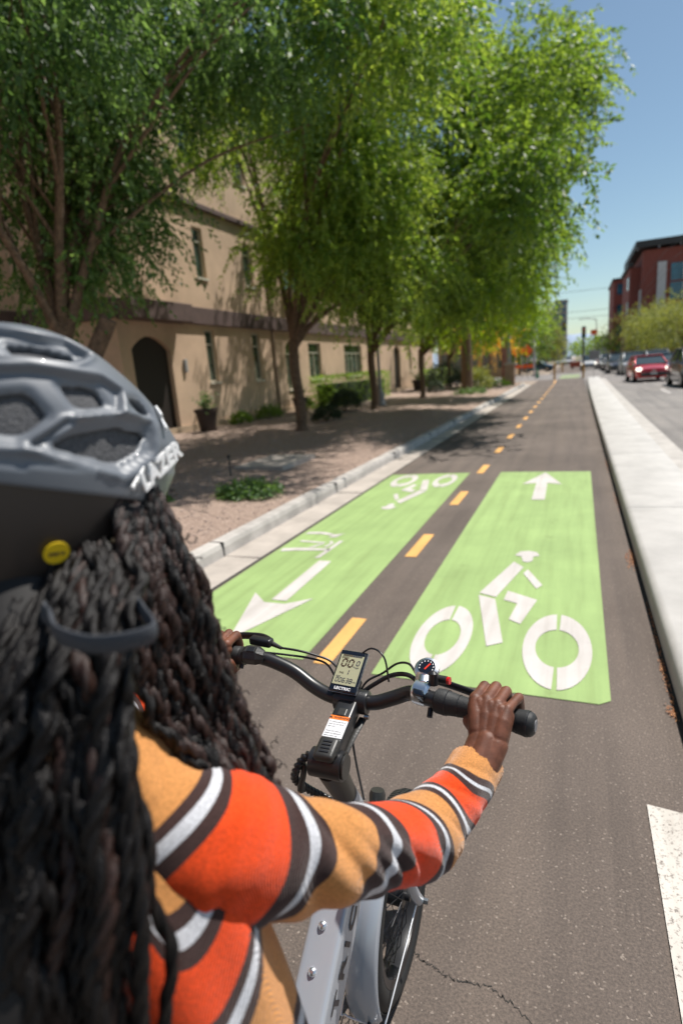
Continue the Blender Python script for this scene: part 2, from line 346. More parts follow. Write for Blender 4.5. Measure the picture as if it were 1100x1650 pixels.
# left verge: gently uneven gravel rising to the building
def verge():
    xs = np.concatenate([np.linspace(-3.42, -8, 48), np.linspace(-8.3, -15.4, 20)]); yy = np.linspace(-4, 52, 200)
    V = []
    for y in yy:
        for x in xs:
            z = 0.13 + 0.16 * min(1, (-3.42 - x) / 6.5) + 0.018 * math.sin(x * 2.1 + y * 0.9) + 0.014 * math.sin(y * 2.3 - x * 1.7)
            if x > -3.5: z = 0.135
            V.append((x + (flare(y) if y > 41 else 0) * max(0, 1 - (-3.42 - x) / 6), y, z))
    k = len(xs); F = np.array([(j * k + i, j * k + i + 1, (j + 1) * k + i + 1, (j + 1) * k + i) for j in range(len(yy) - 1) for i in range(k - 1)])[:, ::-1]
    return tag(np_mesh('gravel_ground', np.array(V), F, 'gravel', smooth=True), kind='structure')
verge()
def vz(x, y): return 0.13 + 0.16 * min(1, max(0, (-3.42 - x) / 6.5)) + 0.018 * math.sin(x * 2.1 + y * 0.9) + 0.014 * math.sin(y * 2.3 - x * 1.7)
def stones():
    V = []; F = []; N = 15000; r = np.random.default_rng(5); o = 0
    base = np.array([(1, 0, 0), (0, 1, 0), (-1, 0, 0), (0, -1, 0), (0, 0, 1), (0, 0, -1)], float)
    tri = np.array([(0, 1, 4), (1, 2, 4), (2, 3, 4), (3, 0, 4), (1, 0, 5), (2, 1, 5), (3, 2, 5), (0, 3, 5)])
    vs = []; fs = []
    for i in range(N):
        y = 1.5 + 20 * r.random() ** 1.6; x = -3.46 - 7.6 * r.random()
        s = 0.008 + 0.017 * r.random() ** 2; a = r.random() * 6.28
        p = base * np.array([1, 0.8, 0.6]) * s * (0.8 + 0.4 * r.random((6, 1))); c, sn = math.cos(a), math.sin(a)
        q = np.stack([p[:, 0] * c - p[:, 1] * sn, p[:, 0] * sn + p[:, 1] * c, p[:, 2]], 1) + np.array([x, y, vz(x, y) + 0.2 * s])
        vs.append(q); fs.append(tri + 6 * i)
    tag(np_mesh('gravel', np.concatenate(vs), np.concatenate(fs), 'stone'), kind='stuff')
stones()

# ---------------------------------------------------------------- painted markings
def flat(name, polys, z, m, parent=None, kind='structure'):
    V = []; F = []
    for p in polys:
        o = len(V); V += [(x, y, z) for x, y in p]; F.append(tuple(range(o, o + len(p))))
    o = np_mesh(name, V, F, m, parent)
    bm = bmesh.new(); bm.from_mesh(o.data)
    bmesh.ops.triangulate(bm, faces=bm.faces)
    for f in bm.faces:
        if f.normal.z < 0: f.normal_flip()
    bm.to_mesh(o.data); bm.free()
    return tag(o, kind=kind)
flat('right_lane_paint', [[(-1.075, 2.79), (0.13, 2.785), (0.185, 2.83), (0.21, 9.18), (-1.09, 9.19)]], 0.004, 'green_paint')
flat('left_lane_paint', [[(-2.70, 2.84), (-1.545, 2.85), (-1.57, 9.15), (-2.83, 9.02), (-2.815, 3.6)]], 0.004, 'green_paint')
dash = [(2.83, 3.50), (4.89, 5.63)]; y_ = 4.89 + 2.17
while y_ < 40: dash.append((y_ - 0.1, y_ + 0.68)); y_ += 2.14
flat('centre_line', [[(-1.465, a), (-1.355, a), (-1.352, b), (-1.462, b)] for a, b in dash] + [[(-1.47, 41.5), (-1.37, 41.5), (-1.5, 48.6), (-1.6, 48.6)]], 0.004, 'orange_paint')
def ringpoly(cx, cy, rx, ry, ix, iy, g, a0, flip=1, lean=0.0):
    """two stencil halves of a wheel, split at the top and the bottom"""
    out = []
    for s in (0, PI):
        A = [s + PI / 2 + g + (PI - 2 * g) * i / 22 for i in range(23)]
        o_ = [(cx + rx * math.cos(t + a0), cy + ry * math.sin(t + a0)) for t in A]; i_ = [(cx + ix * math.cos(t + a0), cy + iy * math.sin(t + a0)) for t in A]
        out.append(o_ + i_[::-1])
    return out
def rider_symbol(T):
    P = ringpoly(-0.085, 3.345, 0.195, 0.485, 0.122, 0.245, 0.07, 0) + ringpoly(-0.775, 3.345, 0.175, 0.50, 0.105, 0.255, 0.07, 0)
    P += [[(-0.48, 4.88), (-0.39, 4.75), (-0.53, 4.06), (-0.66, 4.12)], [(-0.66, 4.08), (-0.53, 4.02), (-0.40, 3.34), (-0.49, 3.27)],
          [(-0.35, 4.70), (-0.22, 4.36), (-0.26, 4.28), (-0.38, 4.60)], [(-0.46, 4.20), (-0.24, 4.06), (-0.32, 3.63), (-0.40, 3.69), (-0.37, 3.97), (-0.47, 4.02)],
          [(-0.49, 5.06), (-0.45, 5.17), (-0.38, 5.20), (-0.31, 5.17), (-0.28, 5.07), (-0.33, 5.04), (-0.33, 4.92), (-0.37, 4.88), (-0.41, 4.90), (-0.43, 5.03)]]
    return [[T(x, y) for x, y in p] for p in P]
flat('cyclist_symbol', rider_symbol(lambda x, y: (x, y)), 0.008, 'white_paint')
flat('cyclist_symbol', rider_symbol(lambda x, y: (-2.56 - x * 0.93 + 0.0, 11.85 - y)), 0.008, 'white_paint')
flat('arrow_marking', [[(-0.42, 9.10), (-0.17, 8.21), (-0.36, 8.30), (-0.505, 8.30), (-0.69, 8.22)], [(-0.36, 8.30), (-0.345, 7.27), (-0.50, 7.26), (-0.505, 8.30)]], 0.008, 'white_paint')
flat('arrow_marking', [[(-2.23, 4.64), (-2.105, 4.64), (-2.085, 3.68), (-2.22, 3.68)], [(-2.43, 3.79), (-2.25, 3.62), (-2.07, 3.62), (-1.89, 3.77), (-2.17, 2.98)]], 0.008, 'white_paint')
flat('worn_marking', [[(-2.31, 4.70), (-2.26, 4.72), (-2.235, 5.28), (-2.28, 5.28)], [(-2.76, 4.85), (-2.62, 4.90), (-2.27, 4.95), (-2.27, 5.01), (-2.6, 5.0), (-2.78, 4.95)],
      [(-2.72, 5.20), (-2.42, 5.17), (-2.40, 5.21), (-2.70, 5.25)], [(-2.52, 5.02), (-2.44, 5.15), (-2.40, 5.15), (-2.47, 5.02)], [(-2.45, 5.38), (-2.37, 5.40), (-2.33, 5.56), (-2.37, 5.52), (-2.44, 5.50)],
      [(-2.37, 5.05), (-2.33, 5.05), (-2.31, 5.20), (-2.37, 5.27), (-2.38, 5.23), (-2.345, 5.19), (-2.36, 5.10)], [(-2.78, 5.48), (-2.6, 5.50), (-2.45, 5.46), (-2.45, 5.52), (-2.6, 5.58), (-2.76, 5.56)]], 0.008, 'white_paint')
flat('crossing_bar', [[(0.285, 0.40), (0.92, 0.40), (0.92, 2.05), (0.276, 2.12)]], 0.006, 'bar_paint')
flat('road_line', [[(3.35, y), (3.46, y), (3.46, y + 3), (3.35, y + 3)] for y in range(8, 48, 9)], 0.0, 'white_paint')
flat('crossing_green', [[(-1.35, y), (0.2, y), (0.2, y + 1.0), (-1.35, y + 1.0)] for y in (50.6, 52.6, 54.6, 56.6, 58.6)], 0.005, 'green_paint')
# crack wandering across the asphalt
def crack():
    r = random.Random(11); pts = [(-0.426, 1.286), (-0.39, 1.268), (-0.354, 1.261), (-0.32, 1.246), (-0.28, 1.249), (-0.24, 1.252), (-0.195, 1.26), (-0.15, 1.238), (-0.092, 1.211), (-0.05, 1.17), (0.02, 1.16), (0.10, 1.12)]
    V = []; F = []; q = 0
    for a, b in zip(pts[:-1], pts[1:]):
        for j in range(14):
            s = j / 14; dx, dy = r.gauss(0, .0028), r.gauss(0, .0035); wd = 0.0006 + 0.0026 * r.random() ** 1.5
            V += [(a[0] + (b[0] - a[0]) * s + dx, a[1] + (b[1] - a[1]) * s + dy - wd, 0.0012), (a[0] + (b[0] - a[0]) * s + dx, a[1] + (b[1] - a[1]) * s + dy + wd, 0.0012)]
            if q: F.append((2 * q - 2, 2 * q, 2 * q + 1, 2 * q - 1))
            q += 1
    tag(np_mesh('path_crack', V, F, 'joint_dark'), kind='structure')
crack()
# leaf litter against the island
def litter():
    r = np.random.default_rng(3); vs = []; n = 0
    spots = [(0.44, 5.1, 0.05, 0.22, 260), (0.455, 3.95, 0.018, 0.2, 70), (0.45, 3.55, 0.02, 0.1, 80), (0.44, 3.15, 0.02, 0.25, 130), (0.43, 2.8, 0.03, 0.06, 50), (0.44, 7.2, 0.03, 0.3, 120), (0.44, 9.5, 0.03, 0.8, 120)]
    for cx, cy, sx, sy, k in spots:
        for _ in range(k):
            x = min(0.475, cx + sx * (r.random() ** 2) * -1.3 + 0.03); y = cy + sy * r.normal() * 0.6; s = 0.004 + 0.005 * r.random(); a = r.random() * 6.28
            d = np.array([math.cos(a), math.sin(a), 0.3 * r.normal()]) * s; e = np.array([-math.sin(a), math.cos(a), 0.3 * r.normal()]) * s * 0.5
            c = np.array([x, y, 0.006 + 0.004 * r.random()]); vs.append([c - d, c - e, c + d, c + e])
    V = np.array(vs).reshape(-1, 3); F = np.arange(len(V)).reshape(-1, 4)
    tag(np_mesh('leaf_litter', V, F, 'litter', attr={'lv': np.repeat(r.random(len(F)), 4)}), kind='stuff')
litter()

# ---------------------------------------------------------------- trees
def leaf_cloud(twigs, r, n_leaf, L, W, droop, twlen, tint=None):
    """twigs: (n,6) start+dir -> leaf quads"""
    n = len(twigs); P = twigs[:, :3]; D = twigs[:, 3:] / np.linalg.norm(twigs[:, 3:], axis=1, keepdims=True)
    S = np.linspace(0.05, 1.0, n_leaf)[None, :, None]
    ln = (twlen * (0.6 + 0.8 * r.random((n, 1, 1))))
    pos = P[:, None] + D[:, None] * S * ln; pos[:, :, 2] -= (droop * (S * ln) ** 1.6)[:, :, 0] * 1.0
    tang = D[:, None] * np.ones_like(S) + np.array([0, 0, -1.0]) * droop * 1.6 * (S * ln) ** 0.6
    tang /= np.linalg.norm(tang, axis=2, keepdims=True)
    side = np.cross(tang, r.normal(size=(n, 1, 3))); side /= np.linalg.norm(side, axis=2, keepdims=True) + 1e-6
    sg = np.where(np.arange(n_leaf) % 2 == 0, 1.0, -1.0)[None, :, None]
    ld_ = tang * 0.75 + side * sg * 0.75 + np.array([0, 0, -0.45]) + 0.25 * r.normal(size=pos.shape); ld_ /= np.linalg.norm(ld_, axis=2, keepdims=True)
    nrm = r.normal(size=pos.shape) * 0.95 + np.array([0.2, -0.1, 1.0]); wv = np.cross(ld_, nrm); wv /= np.linalg.norm(wv, axis=2, keepdims=True) + 1e-6
    l_ = L * (0.7 + 0.6 * r.random((n, n_leaf, 1))); w_ = W * (0.7 + 0.6 * r.random((n, n_leaf, 1)))
    A = pos; B = pos + ld_ * l_ * 0.45 + wv * w_; C_ = pos + ld_ * l_; E = pos + ld_ * l_ * 0.45 - wv * w_
    V = np.stack([A, B, C_, E], 2).reshape(-1, 3); F = np.arange(len(V)).reshape(-1, 4)
    lv = np.repeat(np.clip(0.42 + 0.14 * r.normal(size=(n, 1)) + 0.16 * r.normal(size=(n, n_leaf)) + (0 if tint is None else tint[:, None]), 0, 1).ravel(), 4)
    return V, F, lv
def tree(name, base, fork, blobs, n_cl, tw_per, n_leaf, L, W, lm, label, seed, cat='tree', trunk_r=0.16, droop=0.55, twlen=0.75, clr=0.55, lean=(0, 0), group=None, limbs=True, stems=1, bark='bark', cut=None):
    r = np.random.default_rng(seed); t = empty(name, base, 0, label, cat, group)
    bz = np.array(base, float); mb = MB(); forkp = np.array([lean[0], lean[1], fork])
    tr = trunk_r
    for sidx in range(stems):
        off = np.array([0.22 * sidx, 0.1 * sidx, 0]); fk = forkp + off * (3 if stems > 1 else 0)
        pts = smooth_path([off + (0, 0, -0.1), off + (0.02, 0.01, 0.15), off + forkp * 0.3 + (0.04, 0.02, 0), off + forkp * 0.65 + (-0.03, 0.02, 0), fk], 5)
        rr = [tr * (1.55 - 0.6 * min(1, i / 5)) * (1 - 0.12 * i / len(pts)) for i in range(len(pts))]; mb.tube(pts, rr, 14)
    tw = []; tn = []; tot = sum(b[3] * b[4] * b[5] for b in blobs) if blobs else 1
    for bi, b in enumerate(blobs):
        c = np.array(b[:3]) - bz; rx = np.array(b[3:6]); share = (b[3] * b[4] * b[5]) ** 0.667
        if limbs:
            mid = forkp * 0.5 + c * 0.5 + np.array([0, 0, 0.1 * rx[2]]) + 0.25 * r.normal(size=3)
            st = forkp * (0.80 + 0.2 * r.random()); path = smooth_path([st, st * 0.6 + mid * 0.4 + (0, 0, 0.15), mid, c], 6)
            r0 = tr * (0.42 + 0.2 * r.random()); mb.tube(path, [r0 * (1 - 0.8 * i / len(path)) for i in range(len(path))], 8)
            for q in range(4):
                s_ = path[int(len(path) * (0.35 + 0.15 * q))]; e_ = c + rx * r.normal(size=3) * 0.45; m_ = (s_ + e_) / 2 + (0, 0, 0.3)
                mb.tube(smooth_path([s_, m_, e_], 5), [r0 * 0.42 * (1 - 0.85 * i / 11) for i in range(11)], 6)
        tots = sum((k[3] * k[4] * k[5]) ** 0.667 for k in blobs); ncl = max(4, int(n_cl * share / tots))
        d = r.normal(size=(ncl, 3)); d /= np.linalg.norm(d, axis=1, keepdims=True); rd = (0.45 + 0.58 * r.random((ncl, 1)) ** 0.6)
        cc = c + d * rd * rx
        for q in range(ncl):
            k = int(tw_per * (0.5 + r.random())); p = cc[q] + clr * r.normal(size=(k, 3)) * np.array([1, 1, 0.75])
            dr = d[q] * 0.7 + 0.8 * r.normal(size=(k, 3)) + np.array([0, 0, -0.15]); tw.append(np.concatenate([p, dr], 1)); tn.append(np.full(k, 0.26 * r.normal()))
    tw = np.concatenate(tw); tn = np.concatenate(tn)
    V, F, lv = leaf_cloud(tw, r, n_leaf, L, W, droop, twlen, tn)
    mb.build('trunk', bark, t, smooth=True, angle=60)
    np_mesh('crown', V, F, lm, t, attr={'lv': lv})
    # fine twigs that carry the leaves
    return t, tw
# street trees along the verge, nearest first
VG = 'street trees along the gravel verge'
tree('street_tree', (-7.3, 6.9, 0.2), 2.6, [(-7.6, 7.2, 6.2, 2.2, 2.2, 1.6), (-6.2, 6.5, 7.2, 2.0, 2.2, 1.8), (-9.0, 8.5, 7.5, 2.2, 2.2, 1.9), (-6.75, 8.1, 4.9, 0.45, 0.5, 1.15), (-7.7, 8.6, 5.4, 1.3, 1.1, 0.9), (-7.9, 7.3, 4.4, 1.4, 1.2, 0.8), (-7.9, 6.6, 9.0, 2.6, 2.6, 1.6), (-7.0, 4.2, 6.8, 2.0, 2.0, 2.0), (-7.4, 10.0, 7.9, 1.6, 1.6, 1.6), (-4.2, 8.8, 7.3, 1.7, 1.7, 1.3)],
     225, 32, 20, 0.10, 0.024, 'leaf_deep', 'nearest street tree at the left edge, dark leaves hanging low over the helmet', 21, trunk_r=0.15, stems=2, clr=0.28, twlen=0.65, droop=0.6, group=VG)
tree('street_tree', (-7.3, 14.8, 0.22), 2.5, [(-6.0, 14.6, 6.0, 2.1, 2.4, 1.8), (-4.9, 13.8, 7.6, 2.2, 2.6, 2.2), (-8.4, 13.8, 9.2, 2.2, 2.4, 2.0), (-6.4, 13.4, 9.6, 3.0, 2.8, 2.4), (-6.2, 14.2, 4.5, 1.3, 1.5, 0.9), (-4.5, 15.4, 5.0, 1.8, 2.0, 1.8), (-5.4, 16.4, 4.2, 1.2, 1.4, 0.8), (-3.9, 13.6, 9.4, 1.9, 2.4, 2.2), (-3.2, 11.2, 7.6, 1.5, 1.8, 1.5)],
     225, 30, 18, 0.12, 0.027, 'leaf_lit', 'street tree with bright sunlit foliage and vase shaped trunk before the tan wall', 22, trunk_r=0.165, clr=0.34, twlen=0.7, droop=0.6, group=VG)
tree('street_tree', (-7.6, 22.3, 0.24), 2.6, [(-6.6, 22.0, 5.6, 2.8, 2.6, 1.8), (-3.4, 21.4, 7.6, 2.6, 2.6, 2.4), (-2.2, 20.8, 9.4, 2.2, 2.2, 1.8), (-5.0, 21.4, 10.2, 3.0, 2.8, 2.2), (-1.35, 20.6, 6.4, 1.2, 1.4, 1.5), (-8.4, 22.6, 7.8, 2.6, 2.6, 2.2), (-3.0, 21.4, 4.9, 1.8, 2.0, 1.6), (-0.9, 20.4, 9.3, 1.0, 1.2, 1.0), (-1.0, 16.3, 6.0, 0.9, 1.6, 1.2), (-0.8, 17.0, 7.9, 0.9, 1.5, 1.2), (-1.1, 15.2, 5.6, 0.9, 1.3, 1.0)],
     320, 27, 16, 0.14, 0.034, 'leaf_mid', 'tallest street tree, its spreading crown reaching out over the cycle path', 23, trunk_r=0.17, clr=0.42, twlen=0.7, droop=0.4, group=VG)
tree('street_tree', (-7.4, 29.5, 0.24), 2.4, [(-6.2, 29.5, 5.2, 2.8, 2.6, 1.8), (-3.6, 29.0, 6.0, 2.3, 2.4, 2.0), (-1.9, 28.6, 7.0, 1.4, 1.6, 1.6), (-5.2, 29.2, 8.4, 2.8, 2.6, 2.0), (-2.9, 28.6, 4.4, 1.5, 1.6, 1.2)],
     210, 18, 14, 0.15, 0.036, 'leaf_bright', 'fourth street tree with forked trunk and yellow green leaves', 24, trunk_r=0.14, clr=0.5, twlen=0.7, droop=0.4, group=VG)
tree('street_tree', (-8.2, 40.5, 0.25), 2.2, [(-7.2, 40.5, 5.0, 3.0, 2.6, 2.0), (-4.6, 40.2, 5.4, 2.2, 2.4, 1.8), (-6.0, 40.2, 7.4, 2.6, 2.4, 1.9)],
     150, 15, 12, 0.18, 0.045, 'leaf_bright', 'farthest low forked tree beside round dark shrubs at the end of the verge', 25, trunk_r=0.13, clr=0.55, twlen=0.7, droop=0.4, group=VG)

# ================================================================== THE TAN BUILDING
def wall_grid(mb, u0, u1, z0, z1, holes, place, depth, nvec):
    """wall in (u,z) with rectangular holes and reveals; place(u,z,d) -> world, d measured inwards"""
    us = sorted({u0, u1, *[h[0] for h in holes], *[h[1] for h in holes]}); zs = sorted({z0, z1, *[h[2] for h in holes], *[h[3] for h in holes]})
    for a, b in zip(us[:-1], us[1:]):
        for c, d in zip(zs[:-1], zs[1:]):
            mu, mz = (a + b) / 2, (c + d) / 2
            if any(h[0] < mu < h[1] and h[2] < mz < h[3] for h in holes): continue
            mb.add([place(a, c, 0), place(b, c, 0), place(b, d, 0), place(a, d, 0)], [(0, 1, 2, 3)])
    for h in holes:
        a, b, c, d = h[:4]
        for (p, q) in (((a, c), (b, c)), ((b, c), (b, d)), ((b, d), (a, d)), ((a, d), (a, c))):
            mb.add([place(*p, 0), place(*q, 0), place(*q, depth), place(*p, depth)], [(0, 1, 2, 3)])
def window(parent, place, h, depth, kind='slider', glass='glass', fr='window_frame'):
    a, b, c, d = h[:4]; f = MB(); t = 0.05; w_ = b - a
    def fb(u0, u1, z0, z1, d0=depth - 0.045, d1=depth + 0.01): 
        P = [place(u, z, dd) for dd in (d0, d1) for u, z in ((u0, z0), (u1, z0), (u1, z1), (u0, z1))]
        f.add(P, [(0, 1, 2, 3), (7, 6, 5, 4), (0, 4, 5, 1), (1, 5, 6, 2), (2, 6, 7, 3), (3, 7, 4, 0)])
    fb(a, a + t, c, d); fb(b - t, b, c, d); fb(a + t, b - t, c, c + t); fb(a + t, b - t, d - t, d)
    zt = c + (d - c) * 0.72; fb(a + t, b - t, zt, zt + t * 0.7)
    if w_ > 0.9: fb((a + b) / 2 - 0.02, (a + b) / 2 + 0.02, c + t, zt)
    if w_ > 2: fb(a + w_ * 0.25 - 0.02, a + w_ * 0.25 + 0.02, c + t, zt); fb(a + w_ * 0.75 - 0.02, a + w_ * 0.75 + 0.02, c + t, zt)
    win = f.build('window', fr, parent)
    g = MB(); g.add([place(a + t * .5, c + t * .5, depth), place(b - t * .5, c + t * .5, depth), place(b - t * .5, d - t * .5, depth), place(a + t * .5, d - t * .5, depth)], [(0, 1, 2, 3)])
    g.build('pane', glass, win)
    s = MB(); P = [place(u, z, dd) for dd in (-0.05, depth - 0.05) for u, z in ((a - 0.04, c - 0.07), (b + 0.04, c - 0.07), (b + 0.04, c - 0.004), (a - 0.04, c - 0.004))]
    s.add(P, [(0, 1, 2, 3), (7, 6, 5, 4), (0, 4, 5, 1), (1, 5, 6, 2), (2, 6, 7, 3), (3, 7, 4, 0)]); s.build('sill', 'window_frame', win)
    if 'blind' in kind:
        bl = MB(); zz = c + 0.1
        while zz < d - 0.08:
            bl.add([place(a + t, zz, depth + 0.02), place(b - t, zz, depth + 0.02), place(b - t, zz + 0.03, depth + 0.05), place(a + t, zz + 0.03, depth + 0.05)], [(0, 1, 2, 3)]); zz += 0.06
    return win
def arch(mb, place, h, rise, depth):
    """corner fillers that turn a square-headed hole into a segmental arch"""
    a, b, c, d = h; n = 12; mid = (a + b) / 2; hw = (b - a) / 2
    zf = lambda u: d - rise * ((u - mid) / hw) ** 2 if rise < hw else d - hw + math.sqrt(max(0, hw * hw - (u - mid) ** 2))
    for i in range(n):
        u0, u1 = a + (b - a) * i / n, a + (b - a) * (i + 1) / n
        mb.add([place(u0, zf(u0), 0.003), place(u1, zf(u1), 0.003), place(u1, d, 0.003), place(u0, d, 0.003)], [(0, 1, 2, 3)])
        mb.add([place(u0, zf(u0), 0.003), place(u1, zf(u1), 0.003), place(u1, zf(u1), depth), place(u0, zf(u0), depth)], [(0, 1, 2, 3)])
bld = empty('apartment_building', (-11.5, 30, 0.2), 0, 'tan stucco apartment building with maroon band and arched openings behind the street trees', 'building')
def place_main(u, z, d): return (0 - d, u - 30, z - 0.2)
WX = [(13.15, 14.85, 0.0, 3.22), (16.75, 17.3, 1.8, 3.5), (19.8, 20.4, 1.75, 3.5), (22.5, 23.5, 1.25, 3.3), (24.8, 26.2, 1.6, 3.25), (29.3, 32.0, 1.6, 3.25), (38.4, 39.9, 0.2, 3.3), (42.3, 42.9, 1.6, 3.2), (45.5, 47.0, 0.3, 3.2),
      (16.75, 17.3, 5.15, 6.7), (19.8, 20.4, 5.2, 6.7), (23.0, 26.0, 5.35, 6.9), (29.3, 32.0, 5.2, 6.7), (35.0, 36.4, 5.2, 6.7), (40.0, 42.4, 5.2, 6.7), (16.6, 17.4, 8.7, 10.1), (19.7, 20.5, 8.7, 10.1), (23.4, 25.8, 8.7, 10.1), (29.3, 32, 8.7, 10.1), (36, 38, 8.7, 10.1)]
mb = MB(); wall_grid(mb, 12.7, 50.0, 0.0, 11.6, WX, place_main, 0.16, None)
for i in (0, 3, 6, 8): arch(mb, place_main, WX[i], 0.38 if i in (0,) else 0.3, 0.16)
# returns, roof
P2 = lambda u, z, d: (u + 11.5, 12.7 - 30 + d, z - 0.2)
wall_grid(mb, -15.0, -11.5, 0.0, 11.6, [], P2, 0.1, None)
P3 = lambda u, z, d: (-3.5 - d, u - 30, z - 0.2)
LW = [(-3.0, -1.4, 5.2, 6.8), (1.0, 2.4, 5.2, 6.8), (5.0, 6.6, 5.2, 6.8), (9.2, 10.6, 5.2, 6.8), (1.0, 2.4, 1.5, 3.1), (5.0, 6.6, 1.5, 3.1), (9.4, 10.4, 1.5, 3.1), (5.0, 6.6, 8.7, 10.2), (9.2, 10.6, 8.7, 10.2)]
wall_grid(mb, -8.0, 12.7, 0.0, 11.6, LW, P3, 0.16, None)
mb.add([P2(-26, 0, 0), P2(-26, 11.6, 0), (-14.5, 20, 11.4), (-14.5, 20, -0.2)], [(0, 1, 2, 3)])
mb.add([(0, -17.3, 11.3), (0, 20, 11.3), (-14, 20, 11.3), (-14, -17.3, 11.3)], [(0, 1, 2, 3)])
mb.add([(-3.5, -38, 11.3), (-3.5, -17.3, 11.3), (-14, -17.3, 11.3), (-14, -38, 11.3)], [(0, 1, 2, 3)])
mb.add([(0, 20, -0.2), (0, 20, 11.4), (-14, 20, 11.4), (-14, 20, -0.2)], [(0, 1, 2, 3)])
mb.build('wall', 'stucco', bld)
MB().box(0.0, 0.11, -17.4, 20.0, 3.45, 3.98).build('band', 'maroon_band', bld, bevel=0.015)
MB().box(-3.5, -3.39, -38, -17.35, 3.45, 3.98).box(-3.388, 0.0, -17.41, -17.302, 3.45, 3.98).build('band', 'maroon_band', bld, bevel=0.015)
MB().box(0.112, 0.62, -17.3, -14.6, 3.40, 3.93).build('canopy', 'maroon_band', bld, bevel=0.02)
MB().box(0.002, 0.13, -17.3, 20.0, 7.05, 7.22).box(0.002, 0.2, -17.3, 20, 11.2, 11.45).build('cornice', 'maroon_band', bld, bevel=0.02)
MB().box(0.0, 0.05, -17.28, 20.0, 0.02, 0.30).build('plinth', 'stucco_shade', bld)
for i, h in enumerate(WX):
    if i in (0, 6, 8):
        MB().add([place_main(h[0], h[2], 0.155), place_main(h[1], h[2], 0.155), place_main(h[1], h[3], 0.155), place_main(h[0], h[3], 0.155)], [(0, 1, 2, 3)]).build('door', 'dark_door', bld)
    else: window(bld, place_main, h, 0.13)
for h in LW: window(bld, P3, h, 0.13)
for u in (21.4, 33.9): MB().tube([place_main(u, 11, -0.06), place_main(u, 0.45, -0.06), place_main(u + 0.0, 0.25, -0.18)], 0.05, 8).build('downspout', mat('pipe_tan', (0.26, 0.18, 0.13), 0.7), bld)
# balcony ledge and wall lamp
MB().box(0.0, 0.35, 22.8 - 30, 26.2 - 30, 5.0, 5.14).build('ledge', mat('cream', (0.55, 0.45, 0.34), 0.8), bld, bevel=0.01)
MB().box(0.115, 0.55, 22.2 - 30, 22.6 - 30, 6.6, 7.0).build('bracket', 'maroon_band', bld, bevel=0.02)
MB().box(0.0, 0.09, -14.62, -14.5, 1.95, 2.35).build('wall_lamp', mat('lamp_grey', (0.35, 0.35, 0.36), 0.4), bld, bevel=0.02)

# ---------------------------------------------------------------- planting on the verge
def shrub(name, base, r3, n, L, W, lm, label, cat, seed, group=None, stems=True, droop=0.1):
    r = np.random.default_rng(seed); t = empty(name, base, 0, label, cat, group)
    d = r.normal(size=(n, 3)); d /= np.linalg.norm(d, axis=1, keepdims=True); d[:, 2] = np.abs(d[:, 2]) * 1.0 - 0.35
    p = d * np.array(r3) * (0.6 + 0.38 * r.random((n, 1))) * (1 + 0.12 * np.sin(d[:, :1] * 7 + seed)) + np.array([0, 0, r3[2] * 0.62])
    p[:, 2] = np.maximum(p[:, 2], 0.03)
    V, F, lv = leaf_cloud(np.concatenate([p, d + 0.6 * r.normal(size=(n, 3))], 1), r, 6, L, W, droop, max(r3) * 0.28)
    V[:, 2] = np.maximum(V[:, 2], 0.012)
    np_mesh('foliage', V, F, lm, t, attr={'lv': lv})
    m_ = MB()
    for k in range(5):
        a = k * 1.26; m_.tube([(0.02 * math.cos(a), 0.02 * math.sin(a), -0.03), (r3[0] * 0.35 * math.cos(a), r3[1] * 0.35 * math.sin(a), r3[2] * 0.7)], [0.018, 0.006], 6)
    m_.build('stem', 'bark', t); return t
def hedge(base, lx, ly, h, label, seed):
    r = np.random.default_rng(seed); t = empty('hedge', base, 0, label, 'hedge'); n = 2600
    p = (r.random((n, 3)) - 0.5) * 2; ax = r.integers(0, 3, n); p[np.arange(n), ax] = np.sign(p[np.arange(n), ax]) * (0.9 + 0.1 * r.random(n))
    d = p.copy(); p = p * np.array([lx, ly, h / 2]) + np.array([0, 0, h / 2 + 0.03]); p[:, 2] = np.maximum(p[:, 2], 0.03)
    V, F, lv = leaf_cloud(np.concatenate([p, d + 0.5 * r.normal(size=(n, 3))], 1), r, 7, 0.05, 0.017, 0.05, 0.14); V[:, 2] = np.maximum(V[:, 2], 0.01)
    np_mesh('foliage', V, F, 'leaf_hedge', t, attr={'lv': lv})
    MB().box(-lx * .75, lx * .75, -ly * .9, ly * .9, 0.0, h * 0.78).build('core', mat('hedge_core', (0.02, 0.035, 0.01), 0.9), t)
hedge((-10.55, 28.0, 0.27), 0.55, 4.2, 1.35, 'long clipped bright green hedge along the wall behind the second trunk', 31)
hedge((-10.3, 46.0, 0.27), 0.5, 3.4, 1.2, 'short clipped light green hedge by the far corner of the tan building', 32)
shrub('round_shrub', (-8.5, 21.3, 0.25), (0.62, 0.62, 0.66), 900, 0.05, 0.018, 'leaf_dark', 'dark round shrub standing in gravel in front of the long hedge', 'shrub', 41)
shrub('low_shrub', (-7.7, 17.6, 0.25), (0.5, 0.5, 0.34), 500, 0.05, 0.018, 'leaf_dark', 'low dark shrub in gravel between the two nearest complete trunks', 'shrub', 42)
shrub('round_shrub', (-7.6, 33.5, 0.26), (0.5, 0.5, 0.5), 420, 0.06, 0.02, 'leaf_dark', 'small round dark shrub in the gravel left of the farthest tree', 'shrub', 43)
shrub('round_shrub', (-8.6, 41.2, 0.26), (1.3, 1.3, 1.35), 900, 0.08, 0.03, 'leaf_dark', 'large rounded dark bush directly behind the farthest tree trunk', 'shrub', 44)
shrub('round_shrub', (-7.3, 38.6, 0.26), (0.75, 0.75, 0.62), 500, 0.07, 0.024, 'leaf_dark', 'clipped dark shrub right of the farthest tree trunk', 'shrub', 45)
